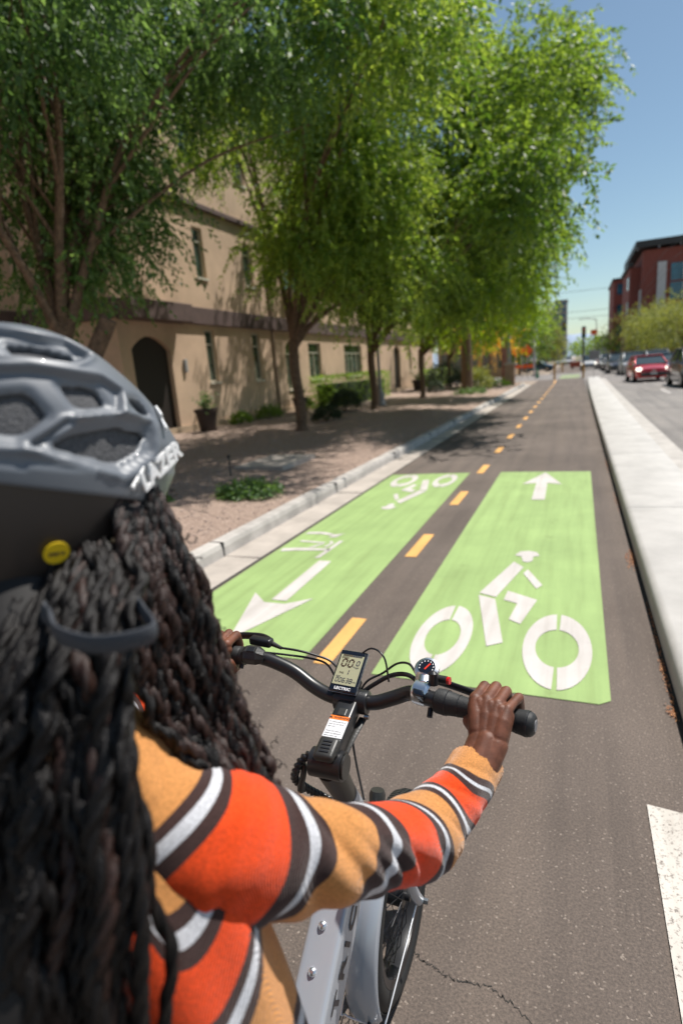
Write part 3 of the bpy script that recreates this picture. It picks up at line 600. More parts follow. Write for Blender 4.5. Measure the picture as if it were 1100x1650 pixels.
shrub('ground_cover_plant', (-4.25, 6.75, 0.16), (0.42, 0.36, 0.10), 420, 0.05, 0.016, 'leaf_deep', 'flat patch of green ground cover in the gravel near the kerb', 'plant', 46)
shrub('ground_cover_plant', (-5.35, 6.1, 0.18), (0.22, 0.2, 0.09), 160, 0.05, 0.016, 'leaf_deep', 'small green tuft in the gravel beside the front of the helmet', 'plant', 47)
shrub('ground_cover_plant', (-5.2, 31.0, 0.18), (0.9, 0.6, 0.14), 260, 0.07, 0.024, 'leaf_deep', 'green ground cover patch beside the far kerb', 'plant', 48)
for k, (x, y, sx, sy, h) in enumerate([(-10.9, 19.5, .35, .7, .35), (-11.0, 17.6, .25, .5, .3), (-10.8, 22.6, .3, .4, .45)]):
    shrub('border_plant', (x, y, 0.28), (sx, sy, h), 220, 0.07, 0.022, 'leaf_mid', ['leafy plant against the wall below the second narrow window', 'low creeping plant beside the nearest plant pot by the wall', 'leafy plant by the wall just right of the second plant pot'][k], 'plant', 50 + k)
def pot(x, y, h, r_, label, seed):
    t = empty('potted_plant', (x, y, 0.27), 0, label, 'plant', 'plant pots by the tan wall')
    prof = [(0.0, 0.0), (r_ * 0.72, 0.0), (r_ * 0.82, h * 0.4), (r_ * 0.98, h * 0.86), (r_ * 1.1, h * 0.88), (r_ * 1.1, h), (r_ * 0.95, h), (r_ * 0.9, h * 0.93), (0, h * 0.92)]
    V = []; F = []; n = 20
    for (a, z) in prof:
        for i in range(n): V.append((a * math.cos(2 * PI * i / n), a * math.sin(2 * PI * i / n), z))
    for j in range(len(prof) - 1):
        for i in range(n): F.append((j * n + i, j * n + (i + 1) % n, (j + 1) * n + (i + 1) % n, (j + 1) * n + i))
    MB().add(V, F).build('pot', 'terracotta', t, smooth=True, angle=35)
    r = np.random.default_rng(seed); k = 26; p = np.array([0, 0, h]) + r.normal(size=(k, 3)) * [0.06, 0.06, 0.02]; d = r.normal(size=(k, 3)) * 0.45 + [0, 0, 1]
    V, F, lv = leaf_cloud(np.concatenate([p, d], 1), r, 10, 0.09, 0.03, 0.25, 0.5)
    np_mesh('foliage', V, F, 'leaf_deep', t, attr={'lv': lv})
pot(-10.75, 15.2, 0.72, 0.34, 'dark round pot with a leggy plant below the first narrow window', 1)
pot(-10.8, 22.0, 0.62, 0.3, 'dark round pot with low leaves left of the second tree trunk', 2)
pot(-9.9, 38.2, 0.7, 0.34, 'dark pot with a small plant beside the far arched door', 3)
u = MB().box(-5.75, -4.75, 8.75, 10.15, 0.12, 0.222).build('utility_cover', 'concrete', bevel=0.01); tag(u, 'flat pale concrete utility cover set in the gravel near the kerb', 'utility cover')
t = empty('marker_stake', (-5.3, 7.95, 0.16), 0, 'short thin dark stake standing in the gravel near the concrete cover', 'stake')
MB().cyl((0, 0, -0.05), (0, 0, 0.34), 0.012, 8).build('post', 'dark_metal', t); MB().box(-0.03, 0.03, -0.008, 0.008, 0.345, 0.40).build('cap', 'dark_metal', t)
t = empty('lamp_post', (-7.95, 24.2, 0.24), 0, 'grey lamp post with a stepped base standing between the second and third trunks', 'lamp post')
MB().tube([(0, 0, 0), (0, 0, .12), (0, 0, .14), (0, 0, .5), (0, 0, .62), (0, 0, .7)], [.24, .24, .2, .17, .13, .09], 12).build('base', 'grey_metal', t)
MB().tube([(0, 0, .7), (0, 0, 4.2)], [.075, .055], 12).build('pole', 'grey_metal', t, smooth=True)
MB().tube([(0, 0, 4.2), (0, 0, 4.3), (0, 0, 4.75), (0, 0, 4.9)], [.06, .14, .2, .05], 12).build('lantern', 'window_frame', t)

# ---------------------------------------------------------------- beyond the verge: brick and orange block, pillars, signs
def block(name, loc, sx, sy, h, wm, label, rows, cols, wmw, face='S', rz=0, roofm='dark_metal', extra=None, cat='building'):
    t = empty(name, loc, rz, label, cat); wl = MB(); wl.box(0, sx, 0, sy, 0, h).build('wall', wm, t)
    MB().box(-0.3, sx + 0.3, -0.3, sy + 0.3, h, h + 0.35).build('roof', roofm, t)
    for fc in face:
        L_ = sx if fc in 'SN' else sy; nw = cols if fc in 'SN' else max(2, int(cols * sy / sx))
        for r_ in range(rows):
            for c in range(nw):
                u0 = L_ * (c + 0.22) / nw; u1 = L_ * (c + 0.78) / nw; z0 = h * (r_ + 0.28) / rows; z1 = h * (r_ + 0.80) / rows
                m_ = MB()
                if fc == 'S': m_.box(u0, u1, -0.06, -0.003, z0, z1)
                elif fc == 'W': m_.box(-0.06, -0.003, u0, u1, z0, z1)
                elif fc == 'E': m_.box(sx + 0.003, sx + 0.06, u0, u1, z0, z1)
                m_.build('window', wmw, t)
    return t
block('brick_building', (-15.5, 70, 0.0), 8.3, 30, 7.5, 'tan_wall', 'orange and tan low rise building with dark windows beyond the verge trees', 2, 5, 'glass', 'SE')
t = empty('brick_pillar', (-5.75, 33.2, 0.2), 0, 'tall rough brown palm trunk like pillar at the end of the verge', 'pillar')
MB().tube([(0, 0, -.1), (0.02, 0, 1.5), (0, 0.02, 3.2), (0.05, 0, 4.6)], [.34, .3, .27, .24], 12).build('shaft', 'bark', t, smooth=True, angle=60)
t = empty('brick_pillar', (-4.15, 40.5, 0.12), 0, 'short square tan brick pillar beside the far kerb', 'pillar')
MB().box(-.3, .3, -.3, .3, 0, 1.35).build('shaft', mat('tan_brick', (0.36, 0.24, 0.17), 0.9, noise=0.25, nscale=9), t); MB().box(-.36, .36, -.36, .36, 1.35, 1.48).build('cap', 'concrete', t)
t = empty('brick_pillar', (-5.3, 48.5, 0.0), 0, 'taller reddish brick column standing behind the square tan pillar', 'pillar')
MB().box(-.3, .3, -.3, .3, 0, 3.4).build('shaft', 'far_brick', t); MB().box(-.38, .38, -.38, .38, 3.4, 3.55).build('cap', 'concrete', t)
shrub('desert_plant', (-5.35, 34.4, 0.2), (0.75, 0.75, 0.9), 260, 0.34, 0.02, 'leaf_olive', 'pale spiky desert plant in a gravel bed beside the far kerb', 'plant', 61)
shrub('low_shrub', (-4.9, 39.2, 0.16), (0.9, 0.7, 0.3), 420, 0.06, 0.02, 'leaf_hedge', 'low bright green mound left of the square tan pillar', 'shrub', 62)
tree('flowering_tree', (-7.0, 52.0, 0.0), 2.0, [(-7.2, 52, 4.1, 1.8, 1.6, 1.2), (-5.9, 51.5, 4.4, 1.0, 1.2, 0.8)], 34, 8, 10, 0.16, 0.05, 'leaf_yellow', 'tree covered in yellow blossom at the end of the verge', 63, trunk_r=0.1, clr=.5)
tree('distant_tree', (-6.5, 74, 0.0), 2.4, [(-6.6, 74, 5.2, 3.2, 3, 3.0), (-4.9, 73, 4.2, 2.0, 2.2, 2.2)], 110, 10, 10, 0.22, 0.06, 'leaf_mid', 'green tree past the crossing, left of the far towers', 64, trunk_r=0.16, clr=.7)
tree('distant_tree', (-5.0, 110, 0.0), 2.6, [(-5.2, 110, 4.6, 2.4, 3, 2.6), (-4.0, 112, 3.4, 1.6, 2.2, 1.9)], 60, 9, 9, 0.28, 0.08, 'leaf_olive', 'olive grey tree in front of the far towers', 65, trunk_r=0.16, clr=.7)
tree('distant_tree', (2.6, 128, 0.0), 2.0, [(3.4, 128, 3.6, 3.4, 3, 2.0), (0.4, 130, 3.2, 1.6, 2.2, 1.6)], 60, 9, 9, 0.28, 0.08, 'leaf_bright', 'low fresh green trees beneath the distant traffic signal', 66, trunk_r=0.16, clr=.7)
for k, (x, y, z, s_) in enumerate([(-5.6, 60, 2.55, 0.52), (-4.35, 58, 2.5, 0.60)]):
    t = empty('construction_sign', (x, y, 0), 0, ['orange diamond roadwork sign left of the grey post', 'slightly larger orange diamond roadwork sign right of the grey post'][k], 'sign', 'orange roadwork signs')
    MB().box(-.03, .03, -.03, .03, 0, z).build('post', 'galv', t)
    MB().add([(0, -.05, z - s_), (s_ * .8, -.05, z), (0, -.05, z + s_), (-s_ * .8, -.05, z), (0, -.035, z - s_), (s_ * .8, -.035, z), (0, -.035, z + s_), (-s_ * .8, -.035, z)], [(0, 1, 2, 3), (7, 6, 5, 4), (0, 4, 5, 1), (1, 5, 6, 2), (2, 6, 7, 3), (3, 7, 4, 0)]).build('sign_panel', 'sign_orange', t)
    MB().box(-.5, .5, -.03, .03, 0.95, 1.25).build('lower_panel', 'sign_orange', t)
t = empty('warning_light', (-5.0, 59.6, 0), 0, 'round amber warning disc between the two orange diamond signs', 'warning light')
MB().cyl((0, -.03, 2.6), (0, .03, 2.6), .3, 20).build('disc', 'sign_amber', t); MB().box(-.03, .03, .032, .09, 0, 2.7).build('post', 'galv', t)
t = empty('utility_post', (-4.9, 47.0, 0.0), 0, 'tall slender grey post beside the orange signs', 'post')
MB().tube([(0, 0, 0), (0, 0, 4.4)], [.16, .13], 12).build('shaft', 'grey_metal', t, smooth=True); MB().box(-.2, .2, -.2, .2, 0, .12).build('base_plate', 'galv', t)
t = empty('utility_post', (-4.0, 62.0, 0.0), 0, 'thin pale pole rising among the trees right of the orange signs', 'post')
MB().tube([(0, 0, 0), (0, 0, 5.0)], [.12, .1], 12).build('shaft', 'galv', t, smooth=True); MB().box(-.2, .2, -.2, .2, 0, .12).build('base_plate', 'galv', t)
t = empty('traffic_cone', (-3.35, 56.0, 0.0), 0, 'small green marker cone at the kerb corner', 'cone')
MB().tube([(0, 0, .03), (0, 0, .9)], [.16, .05], 12).build('body', mat('cone_green', (0.03, 0.22, 0.12), 0.6), t); MB().box(-.22, .22, -.22, .22, 0.0, .03).build('base', 'dark_metal', t)

def bollard(x, y, h, label, m='mustard', r_=0.055):
    t = empty('bollard', (x, y, 0), 0, label, 'bollard', 'yellow delineator posts on the path')
    MB().tube([(0, 0, .04), (0, 0, h - .02), (0, 0, h)], [r_, r_, r_ * .6], 12).build('post', m, t, smooth=True); MB().tube([(0, 0, 0.004), (0, 0, .04)], [.14, .11], 14).build('base', 'white_panel', t)
bollard(-1.62, 48.0, 1.25, 'nearest mustard delineator post in the middle of the cycle path', r_=.075)
bollard(0.42, 47.0, 1.1, 'mustard delineator post at the far tip of the concrete island', r_=.07)
bollard(-1.5, 68.0, 1.15, 'slightly leaning mustard post beyond the crossing', r_=.085)
t = empty('street_sign', (1.05, 44.0, 0.13), 0, 'small grey sign on a thin post at the far end of the island', 'sign')
MB().box(-.02, .02, -.02, .02, 0, 2.0).build('post', 'galv', t); MB().box(-.3, .3, -.045, -.022, 1.25, 1.85).build('sign_panel', 'grey_metal', t, bevel=.02)

# right side: signal, barrier, buildings, trees
def signal(x, y, h, arm, label, nh=1):
    t = empty('traffic_signal', (x, y, 0), 0, label, 'traffic signal', 'traffic signals at the crossing')
    MB().tube([(0, 0, 0), (0, 0, h)], [.12, .09], 12).build('pole', 'dark_metal', t, smooth=True)
    if arm: MB().tube([(0, 0, h - .4), (arm, 0, h - .1)], [.08, .05], 10).build('arm', 'grey_metal', t)
    xs = [0] if not arm else [arm * .96, arm * .6][:nh]
    for q in xs:
        hb = MB().box(q - .2, q + .2, -.36, -.13, h - 1.2, h - .05).build('signal_head', 'dark_metal', t, bevel=.02)
        for k, c in enumerate(('red', 'amber', 'green')): MB().cyl((q, -.38, h - .3 - .34 * k), (q, -.362, h - .3 - .34 * k), .12, 14).build('lens', mat('lens_' + c, {'red': (.5, .03, .02), 'amber': (.3, .18, .02), 'green': (.02, .15, .08)}[c], .3), hb)
signal(0.55, 66.5, 4.6, 0, 'black traffic signal on a pole at the far island corner')
signal(-5.8, 88, 6.4, 4.2, 'traffic signal hung on a long grey arm over the far street', 2)
t = empty('street_sign', (2.1, 92.0, 0), 0, 'orange and red roadwork sign high beside the black signal', 'sign')
MB().box(-.04, .04, -.04, .04, 0, 4.6).build('post', 'galv', t); MB().box(-.42, .42, -.08, -.042, 4.4, 5.1).build('sign_panel', 'sign_orange', t)
t = empty('barrier', (-0.9, 84.0, 0), 0, 'low red and orange barrier standing across the far lane', 'barrier')
MB().box(0, 3.4, -.12, .12, .25, .95).build('board', mat('barrier_red', (0.42, 0.09, 0.05), .6), t, bevel=.04)
for q in (.3, 3.1): MB().box(q - .12, q + .12, -.3, .3, 0, .25).build('foot', 'dark_metal', t)

def brick_tower():
    t = empty('brick_building', (9.5, 110, 0), 0, 'tall dark red brick building with white pilasters and blue windows at right', 'building')
    MB().box(0, 26, 0, 24, 0, 17.2).box(-1.6, -0.01, 3.0, 20, 0, 15.2).build('wall', 'brick', t)
    MB().box(-1.2, 27, -1.0, 25, 17.6, 18.6).box(-2.0, -1.21, 2.4, 20.6, 15.4, 15.9).build('roof', 'dark_metal', t)
    for i in range(9): MB().box(-1.0 + i * 3, -0.8 + i * 3, -.9, -.7, 17.2, 17.6).build('roof_bracket', 'grey_metal', t)
    for q, w_, h_ in ((2.1, 1.25, 14.4), (8.4, 1.1, 11.2), (17, 1.2, 14.4)): MB().box(q, q + w_, -.35, -.004, 0, h_ + .8).build('pilaster', 'white_panel', t)
    for q, w_ in ((4.0, 3.6), (10.3, 3.3), (19.0, 3.4)):
        for z0 in (2.0, 5.6, 9.3, 12.2): 
            f = MB().box(q, q + w_, -.12, -.003, z0, z0 + (2.9 if z0 < 7 else 2.6)).build('window', 'blue_glass', t); MB().box(q + w_ * .5 - .06, q + w_ * .5 + .06, -.16, -.122, z0, z0 + 2.5).build('mullion', 'white_panel', f)
    for z0 in (4.0, 8.0, 12.0): MB().box(-1.66, -1.602, 5.0, 8.0, z0, z0 + 2).build('window', 'blue_glass', t)
    MB().box(-.2, -.012, 0.4, 2.9, 0, 11.4).build('panel', 'white_panel', t)
brick_tower()
t = block('brick_building', (6.9, 142, 0), 9, 20, 16.6, 'brick', 'narrower red brick building with a pale panelled wall beyond the dark red one', 4, 3, 'blue_glass', 'S')
MB().box(2.1, 7.5, -.5, -.065, 0, 15.2).build('panel', 'white_panel', t)
block('low_building', (4.8, 190, 0), 9, 12, 6.4, 'tower_wall', 'low pale building between the green trees and the brick buildings', 2, 3, 'white_panel', 'S')
block('tower_block', (-17.5, 300, 0), 7.5, 14, 24, 'tower_wall', 'pale grey far tower half hidden behind the tree crown', 9, 3, 'blue_glass', 'SE')
block('tower_block', (-10.6, 305, 0), 5.6, 14, 27.5, 'tower_wall', 'far grey tower with a dark flat top at the end of the street', 10, 2, 'blue_glass', 'SE')
# mountain on the horizon
def mountain():
    r = random.Random(4); n = 90; V = []; F = []
    for i in range(n + 1):
        x = -900 + 1900 * i / n; h = 60 + 38 * math.sin(i * .19 + 0.9) + 18 * math.sin(i * .43 + 1) + 7 * r.random()
        V += [(x, 2350, -30), (x, 2450, h * .55), (x, 2550 + 40 * r.random(), h), (x, 2900, -30)]
    for i in range(n):
        for k in range(3): F.append((4 * i + k, 4 * i + 4 + k, 4 * i + 5 + k, 4 * i + 1 + k))
    tag(np_mesh('mountain', V, F, 'mountain', smooth=True), kind='structure')
mountain()
G = 'feathery olive trees along the right side of the street'
tree('desert_tree', (10.0, 66, 0), 2.0, [(9.4, 66, 4.0, 3.4, 3.4, 2.1), (6.9, 66, 3.5, 1.9, 2.4, 1.8), (12.0, 65, 4.6, 3.0, 3.2, 2.2)], 190, 10, 10, 0.20, 0.035, 'leaf_olive', 'nearest wide olive green desert tree right of the red car', 71, trunk_r=.2, clr=.6, group=G, droop=.3)
tree('desert_tree', (11.6, 84, 0), 2.0, [(9.0, 84, 4.4, 3.2, 3.4, 2.4), (12.0, 84, 5.0, 3.8, 3.4, 2.6)], 130, 10, 10, 0.22, 0.04, 'leaf_olive', 'second olive green desert tree, behind and left of the nearest one', 72, trunk_r=.2, clr=.7, group=G, droop=.3)
tree('desert_tree', (9.5, 104, 0), 2.0, [(7.2, 104, 4.6, 2.6, 3.4, 2.8), (10.5, 103, 6.0, 3.2, 3.4, 3.2)], 90, 10, 10, 0.26, 0.05, 'leaf_olive', 'farthest olive desert tree before the narrower brick building', 73, trunk_r=.2, clr=.8, group=G, droop=.3)
tree('desert_tree', (12.4, 60, 0), 2.4, [(11.7, 60, 5.6, 2.2, 2.6, 1.5), (14.8, 59, 5.4, 2.2, 2.4, 1.9)], 90, 10, 10, 0.20, 0.035, 'leaf_orange', 'desert tree with rusty orange foliage at the right edge', 74, trunk_r=.16, clr=.6, droop=.3)
# power lines
wr = MB()
for k, (z, x0) in enumerate([(12.5, 9.5), (11.6, 10.2), (10.4, 9.9)]):
    P = [(x0 + (y - 40) * -.012, y, z - 0.9 * math.sin(PI * ((y - 20) % 60) / 60)) for y in range(20, 300, 10)]; wr.tube(P, 0.018, 5)
tag(wr.build('power_line', 'dark_metal'), 'thin overhead wires running down the right side of the street', 'wire')
wr = MB()
for k, (z, y0) in enumerate([(9.6, 120), (8.6, 122), (13.0, 118)]): wr.tube([(x, y0, z + 0.0009 * (x - 5) ** 2) for x in range(-40, 60, 5)], 0.03, 5)
tag(wr.build('power_line', 'dark_metal'), 'thin overhead wires crossing the sky above the far junction', 'wire')
t = empty('street_lamp', (3.9, 150, 0), 0, 'distant street lamp with a curved arm above the low pale building', 'street lamp')
MB().tube(smooth_path([(0, 0, 0), (0, 0, 8.6), (-.6, 0, 9.6), (-3, 0, 9.9)], 5), .09, 8).build('pole', 'galv', t); MB().box(-3.8, -2.9, -.15, .15, 9.78, 9.95).build('lamp_head', 'galv', t)
t = empty('utility_pole', (9.9, 40, 0), 0, 'wooden utility pole carrying the overhead wires, outside the right edge', 'pole') if False else None

# ---------------------------------------------------------------- cars
def make_car(label, paintm, lights=True, suv=False):
    t = empty('parked_car' if not lights else 'car', (0, 0, 0), 0, label, 'car', 'cars on the street')
    H_ = 1.68 if suv else 1.42; W = 0.9; Lh = 2.2
    # stations along y (front is -y): y, half width low, half width top, bottom, belt/hood height
    st = [(-2.22, .60, .50, .36, .56), (-2.12, .78, .66, .24, .70), (-1.7, .89, .80, .20, .80), (-1.0, .90, .84, .20, .92 if not suv else 1.02), (-.6, .90, .85, .20, .96 if not suv else 1.06), (.8, .90, .85, .20, .97 if not suv else 1.08), (1.6, .90, .83, .22, .98 if not suv else 1.1), (2.05, .84, .74, .30, .95 if not suv else 1.08), (2.2, .72, .62, .42, .80)]
    V = []; F = []
    for (y, wl, wt, zb, zt) in st:
        sec = [(-wl * .92, zb), (-wl, zb + .12), (-wl, zb + (zt - zb) * .62), (-wt, zt - .03), (-wt * .6, zt + .02), (0, zt + .035), (wt * .6, zt + .02), (wt, zt - .03), (wl, zb + (zt - zb) * .62), (wl, zb + .12), (wl * .92, zb)]
        V += [(x, y, z) for x, z in sec]
    k = 11
    for j in range(len(st) - 1): F += [(j * k + i, j * k + (i + 1) % k, (j + 1) * k + (i + 1) % k, (j + 1) * k + i) for i in range(k)]
    F += [tuple(range(k)), tuple((len(st) - 1) * k + i for i in range(k))]
    body = MB().add(V, F).build('body', paintm, t, smooth=True, angle=38)
    # greenhouse: glass block and roof skin
    bz = .95 if not suv else 1.04
    g = [(-1.12, .80, bz), (-.30, .64, H_ - .05), (1.05, .64, H_ - .05), (1.95 if not suv else 2.05, .76, bz)]
    GV = []
    for y, wx, z in g: GV += [(-wx, y, z), (wx, y, z)]
    GV += [(-.8, -1.12, bz - .1), (.8, -1.12, bz - .1), (.76, 1.95, bz - .1), (-.76, 1.95, bz - .1)]
    gl = MB().add(GV, [(0, 1, 3, 2), (2, 3, 5, 4), (4, 5, 7, 6), (0, 2, 4, 6), (1, 7, 5, 3), (0, 8, 9, 1), (7, 10, 11, 6), (0, 6, 11, 8), (1, 9, 10, 7)]).build('windows', mat('car_glass', (0.03, 0.05, 0.06), .05, spec=.9), t)
    rf = MB().obox((0, .38, H_ - .02), (.66, 0, 0), (0, .74, 0), (0, 0, .035))
    for s in (-1, 1):
        rf.tube([(s * .81, -1.13, bz), (s * .655, -.31, H_ - .03)], .035, 6); rf.tube([(s * .655, 1.06, H_ - .03), (s * .77, 1.96 if not suv else 2.05, bz)], .045, 6); rf.tube([(s * .67, .35, H_ - .05), (s * .80, .38, bz)], .035, 6)
    rf.build('roof', paintm, t, smooth=True, bevel=.02)
    for s in (-1, 1):
        MB().tube([(s * .62, -2.16, .70), (s * .80, -2.0, .70)], [.10, .085], 12).build('headlight', mat('headlight_on', (.9, .9, .85), .2, emit=(1, .95, .82), estr=(1.6)) if lights else mat('headlight_off', (.5, .52, .55), .15), t)
        MB().ell((s * .98, -.85, bz + .06), (.09, .06, .06), 10, 6).build('mirror', paintm, t)
        for y in (-1.42, 1.38):
            c_ = s * .82; wv = MB().tube([(c_ - .1, y, .33), (c_ - .095, y, .33), (c_ + .095, y, .33), (c_ + .1, y, .33)], [.28, .33, .33, .28], 20).build('wheel', mat('tyre_far', (.02, .02, .02), .9), t)
            MB().cyl((c_ + s * .096, y, .33), (c_ + s * .112, y, .33), .2, 14).build('rim', mat('rim_far', (.35, .35, .36), .35, metal=.8), wv)
        MB().obox((s * .68, 2.16, .78), (.13, 0, 0), (0, .03, 0), (0, 0, .07)).build('tail_light', mat('tail_far', (.3, .01, .01), .3), t)
    MB().obox((0, -2.225, .42), (.62, 0, 0), (0, .03, 0), (0, 0, .10)).build('grille', 'dark_metal', t, bevel=.02)
    MB().obox((0, -2.27, .47), (.16, 0, 0), (0, .008, 0), (0, 0, .06)).build('number_plate', 'white_panel', t)
    MB().obox((0, -2.255, .62), (.10, 0, 0), (0, .02, 0), (0, 0, .035)).build('badge', 'galv', t)
    return t
for nm, c in (('car_red', (.55, .02, .022)), ('car_blue', (.02, .06, .11)), ('car_dark', (.06, .06, .065)), ('car_silver', (.38, .39, .40)), ('car_white', (.72, .72, .72))): mat(nm, c, .28, metal=.25, coat=.8)
specs = [('car_red', 3.72, 38.0, 3, True, False, 'red car with lit headlights driving towards the camera'), ('car_blue', 5.6, 43.5, 4, True, False, 'dark blue car with one bright headlight behind the red car'),
         ('car_dark', 5.0, 30.5, 3, False, True, 'dark grey car cut off by the right edge of the photo'), ('car_silver', 5.35, 49, 3, False, True, 'silver car just behind the red car roof'),
         ('car_dark', 3.3, 57, 2, False, True, 'dark car at the front of the queue left of the red car'), ('car_silver', 3.95, 50.5, 2, False, True, 'pale silver sport utility car next to the red car on its left'),
         ('car_dark', 3.25, 66, 2, False, False, 'second dark car in the queue behind the first one'), ('car_silver', 3.2, 75, 2, False, True, 'farthest grey car in the queue at the right lane'),
         ('car_white', 1.25, 78.0, 0, True, True, 'white car with a bright headlight turning behind the island'), ('car_white', -3.3, 135, 0, False, False, 'small white car far down the street left of the path'),
         ('car_white', -2.0, 140, 0, False, True, 'second small white car far down the street beside the first'), ('car_blue', -4.9, 82, 80, False, False, 'dark blue car parked beyond the orange signs'), ('car_red', 2.3, 110, 0, False, False, 'small red car far away near the orange sign')]
for m_, x, y, a, on, suv, lab in specs:
    c = make_car(lab, m_, on, suv); c.location = (x, y, 0.0); c.rotation_euler = (0, 0, rad(a))

# ================================================================== THE BICYCLE
mat('bike_grey', (0.40, 0.425, 0.47), 0.32, metal=0.15, coat=0.5)
mat('bike_black', (0.018, 0.018, 0.020), 0.33, spec=0.5)
mat('satin_black', (0.028, 0.027, 0.025), 0.42, bump=0.05, bscale=200)
mat('rubber', (0.014, 0.0145, 0.015), 0.62, bump=0.25, bscale=260, dist=0.002)
mat('chrome', (0.85, 0.86, 0.88), 0.30, metal=1.0)
mat('steel', (0.5, 0.5, 0.5), 0.25, metal=1.0)
mat('lcd', (0.42, 0.41, 0.26), 0.22)
mat('lcd_ink', (0.015, 0.015, 0.05), 0.3)
mat('lcd_ink_brown', (0.05, 0.02, 0.01), 0.3)
mat('display_black', (0.008, 0.010, 0.016), 0.12, coat=0.6)
mat('label_white', (0.75, 0.75, 0.76), 0.4)
mat('label_orange', (0.85, 0.20, 0.02), 0.4)
mat('logo_white', (0.8, 0.8, 0.8), 0.4)
mat('decal_dark', (0.02, 0.022, 0.03), 0.35)
mat('red_plastic', (0.65, 0.01, 0.01), 0.3)
mat('needle_red', (0.9, 0.05, 0.02), 0.4)
BX = -0.45
bike = empty('electric_bicycle', (BX, 1.0, 0.0), 0, 'pale grey fat tyred electric bicycle with black handlebar, ridden on the cycle path', 'bicycle')
def B(x, y, z): return (x - BX, y - 1.0, z)
BP = lambda pts: [B(*p) for p in pts]
AX = np.array(B(-.45, 1.23, .27))
def wheel(AX, name='front_wheel', R=.268):
    mb = MB(); n = 96; prof = []
    for k in range(14):
        a = 2 * PI * k / 14; prof.append((R - .036 + .036 * math.cos(a), .037 * math.sin(a)))
    V = []; F = []; m = len(prof)
    for i in range(n):
        t = 2 * PI * i / n
        for (r_, x) in prof: V.append((AX[0] + x, AX[1] + r_ * math.cos(t), AX[2] + r_ * math.sin(t)))
    for i in range(n):
        for k in range(m): F.append((i * m + k, i * m + (k + 1) % m, ((i + 1) % n) * m + (k + 1) % m, ((i + 1) % n) * m + k))
    w_ = mb.add(V, F).build('wheel', 'rubber', bike, smooth=True)
    # tread blocks and sidewall lettering ribs
    td = MB()
    for i in range(110):
        t = 2 * PI * i / 110
        for x, dx in ((-.020, .008), (-.006, .0045), (.007, .0045), (.021, .008)):
            rr = R - .036 + .0365 * math.cos(math.asin(min(.95, abs(x) / .037))) ; tt = t + (0.5 * 2 * PI / 110 if abs(x) < .01 else 0) + x * 1.2
            c = np.array([AX[0] + x, AX[1] + rr * math.cos(tt), AX[2] + rr * math.sin(tt)]); er = np.array([x * 14, math.cos(tt), math.sin(tt)]); er /= np.linalg.norm(er); et = np.array([0, -math.sin(tt), math.cos(tt)])
            td.obox(c, np.cross(er, et) * dx, et * .0052, er * .0016)
    tr_ = td.build('tread', 'rubber', w_)
    lt = MB()
    for i in range(30):
        t = rad(20 + i * 2.6) ; rr = R - .026
        c = np.array([AX[0] + .0352, AX[1] + rr * math.cos(t), AX[2] + rr * math.sin(t)]); et = np.array([0, -math.sin(t), math.cos(t)]); er = np.array([0, math.cos(t), math.sin(t)])
        if i % 7 == 6: continue
        lt.obox(c, np.array([.0012, 0, 0]), et * .0032, er * .006); 
    lt.build('sidewall_mark', mat('tyre_print', (.5, .5, .48), .6), w_)
    rm = MB(); prof = [(R - .062, -.030), (R - .058, .030), (R - .078, .026), (R - .084, .0), (R - .078, -.026)]; V = []; F = []; m = len(prof)
    for i in range(n):
        t = 2 * PI * i / n
        for (r_, x) in prof: V.append((AX[0] + x, AX[1] + r_ * math.cos(t), AX[2] + r_ * math.sin(t)))
    for i in range(n):
        for k in range(m): F.append((i * m + k, i * m + (k + 1) % m, ((i + 1) % n) * m + (k + 1) % m, ((i + 1) % n) * m + k))
    rm.add(V, F).build('rim', 'bike_black', w_, smooth=True, angle=35)
    sp = MB()
    for i in range(36):
        t = 2 * PI * i / 36; s = 1 if i % 2 else -1; th = t + (.55 if i % 4 < 2 else -.55)
        sp.tube([(AX[0] + s * .028, AX[1] + .024 * math.cos(th), AX[2] + .024 * math.sin(th)), (AX[0] + s * .004, AX[1] + (R - .075) * math.cos(t), AX[2] + (R - .075) * math.sin(t))], .0013, 5)
    sp.build('spokes', mat('spoke_dark', (.05, .05, .055), .3, metal=.8), w_)
    MB().tube([AX + (-.045, 0, 0), AX + (-.030, 0, 0), AX + (-.028, 0, 0), AX + (.028, 0, 0), AX + (.030, 0, 0), AX + (.045, 0, 0)], [.012, .012, .03, .03, .012, .012], 16).build('hub', 'bike_black', w_, smooth=True, angle=40)
    return w_
wheel(AX); wheel(np.array(B(-.45, .16, .27)))
# fork: crown, two legs, brake disc
fc = MB().obox(B(-.45, 1.105, .565), (.062, 0, 0), (0, .022, .008), (0, -.006, .018)).build('fork_crown', 'bike_grey', bike, smooth=True, bevel=.008)
for s in (-1, 1):
    MB().tube(smooth_path(BP([(-.45 + s * .054, 1.10, .57), (-.45 + s * .062, 1.14, .47), (-.45 + s * .066, 1.19, .34), (-.45 + s * .068, 1.228, .272)]), 5), [.019, .019, .018, .018, .0175, .017, .017, .016, .016, .015, .015, .015, .015, .015, .014, .015], 14).build('fork_leg', 'bike_grey', bike, smooth=True)
    MB().cyl(B(-.45 + s * .074, 1.23, .27), B(-.45 + s * .095, 1.23, .27), .0085, 6).build('axle_nut', 'steel', bike)
MB().cyl(B(-.492, 1.23, .27), B(-.4895, 1.23, .27), .08, 40).build('brake_disc', 'steel', bike)
MB().obox(B(-.508, 1.17, .33), (.012, 0, 0), (0, .02, .02), (0, -.014, .014)).build('brake_caliper', 'bike_black', bike, bevel=.004)
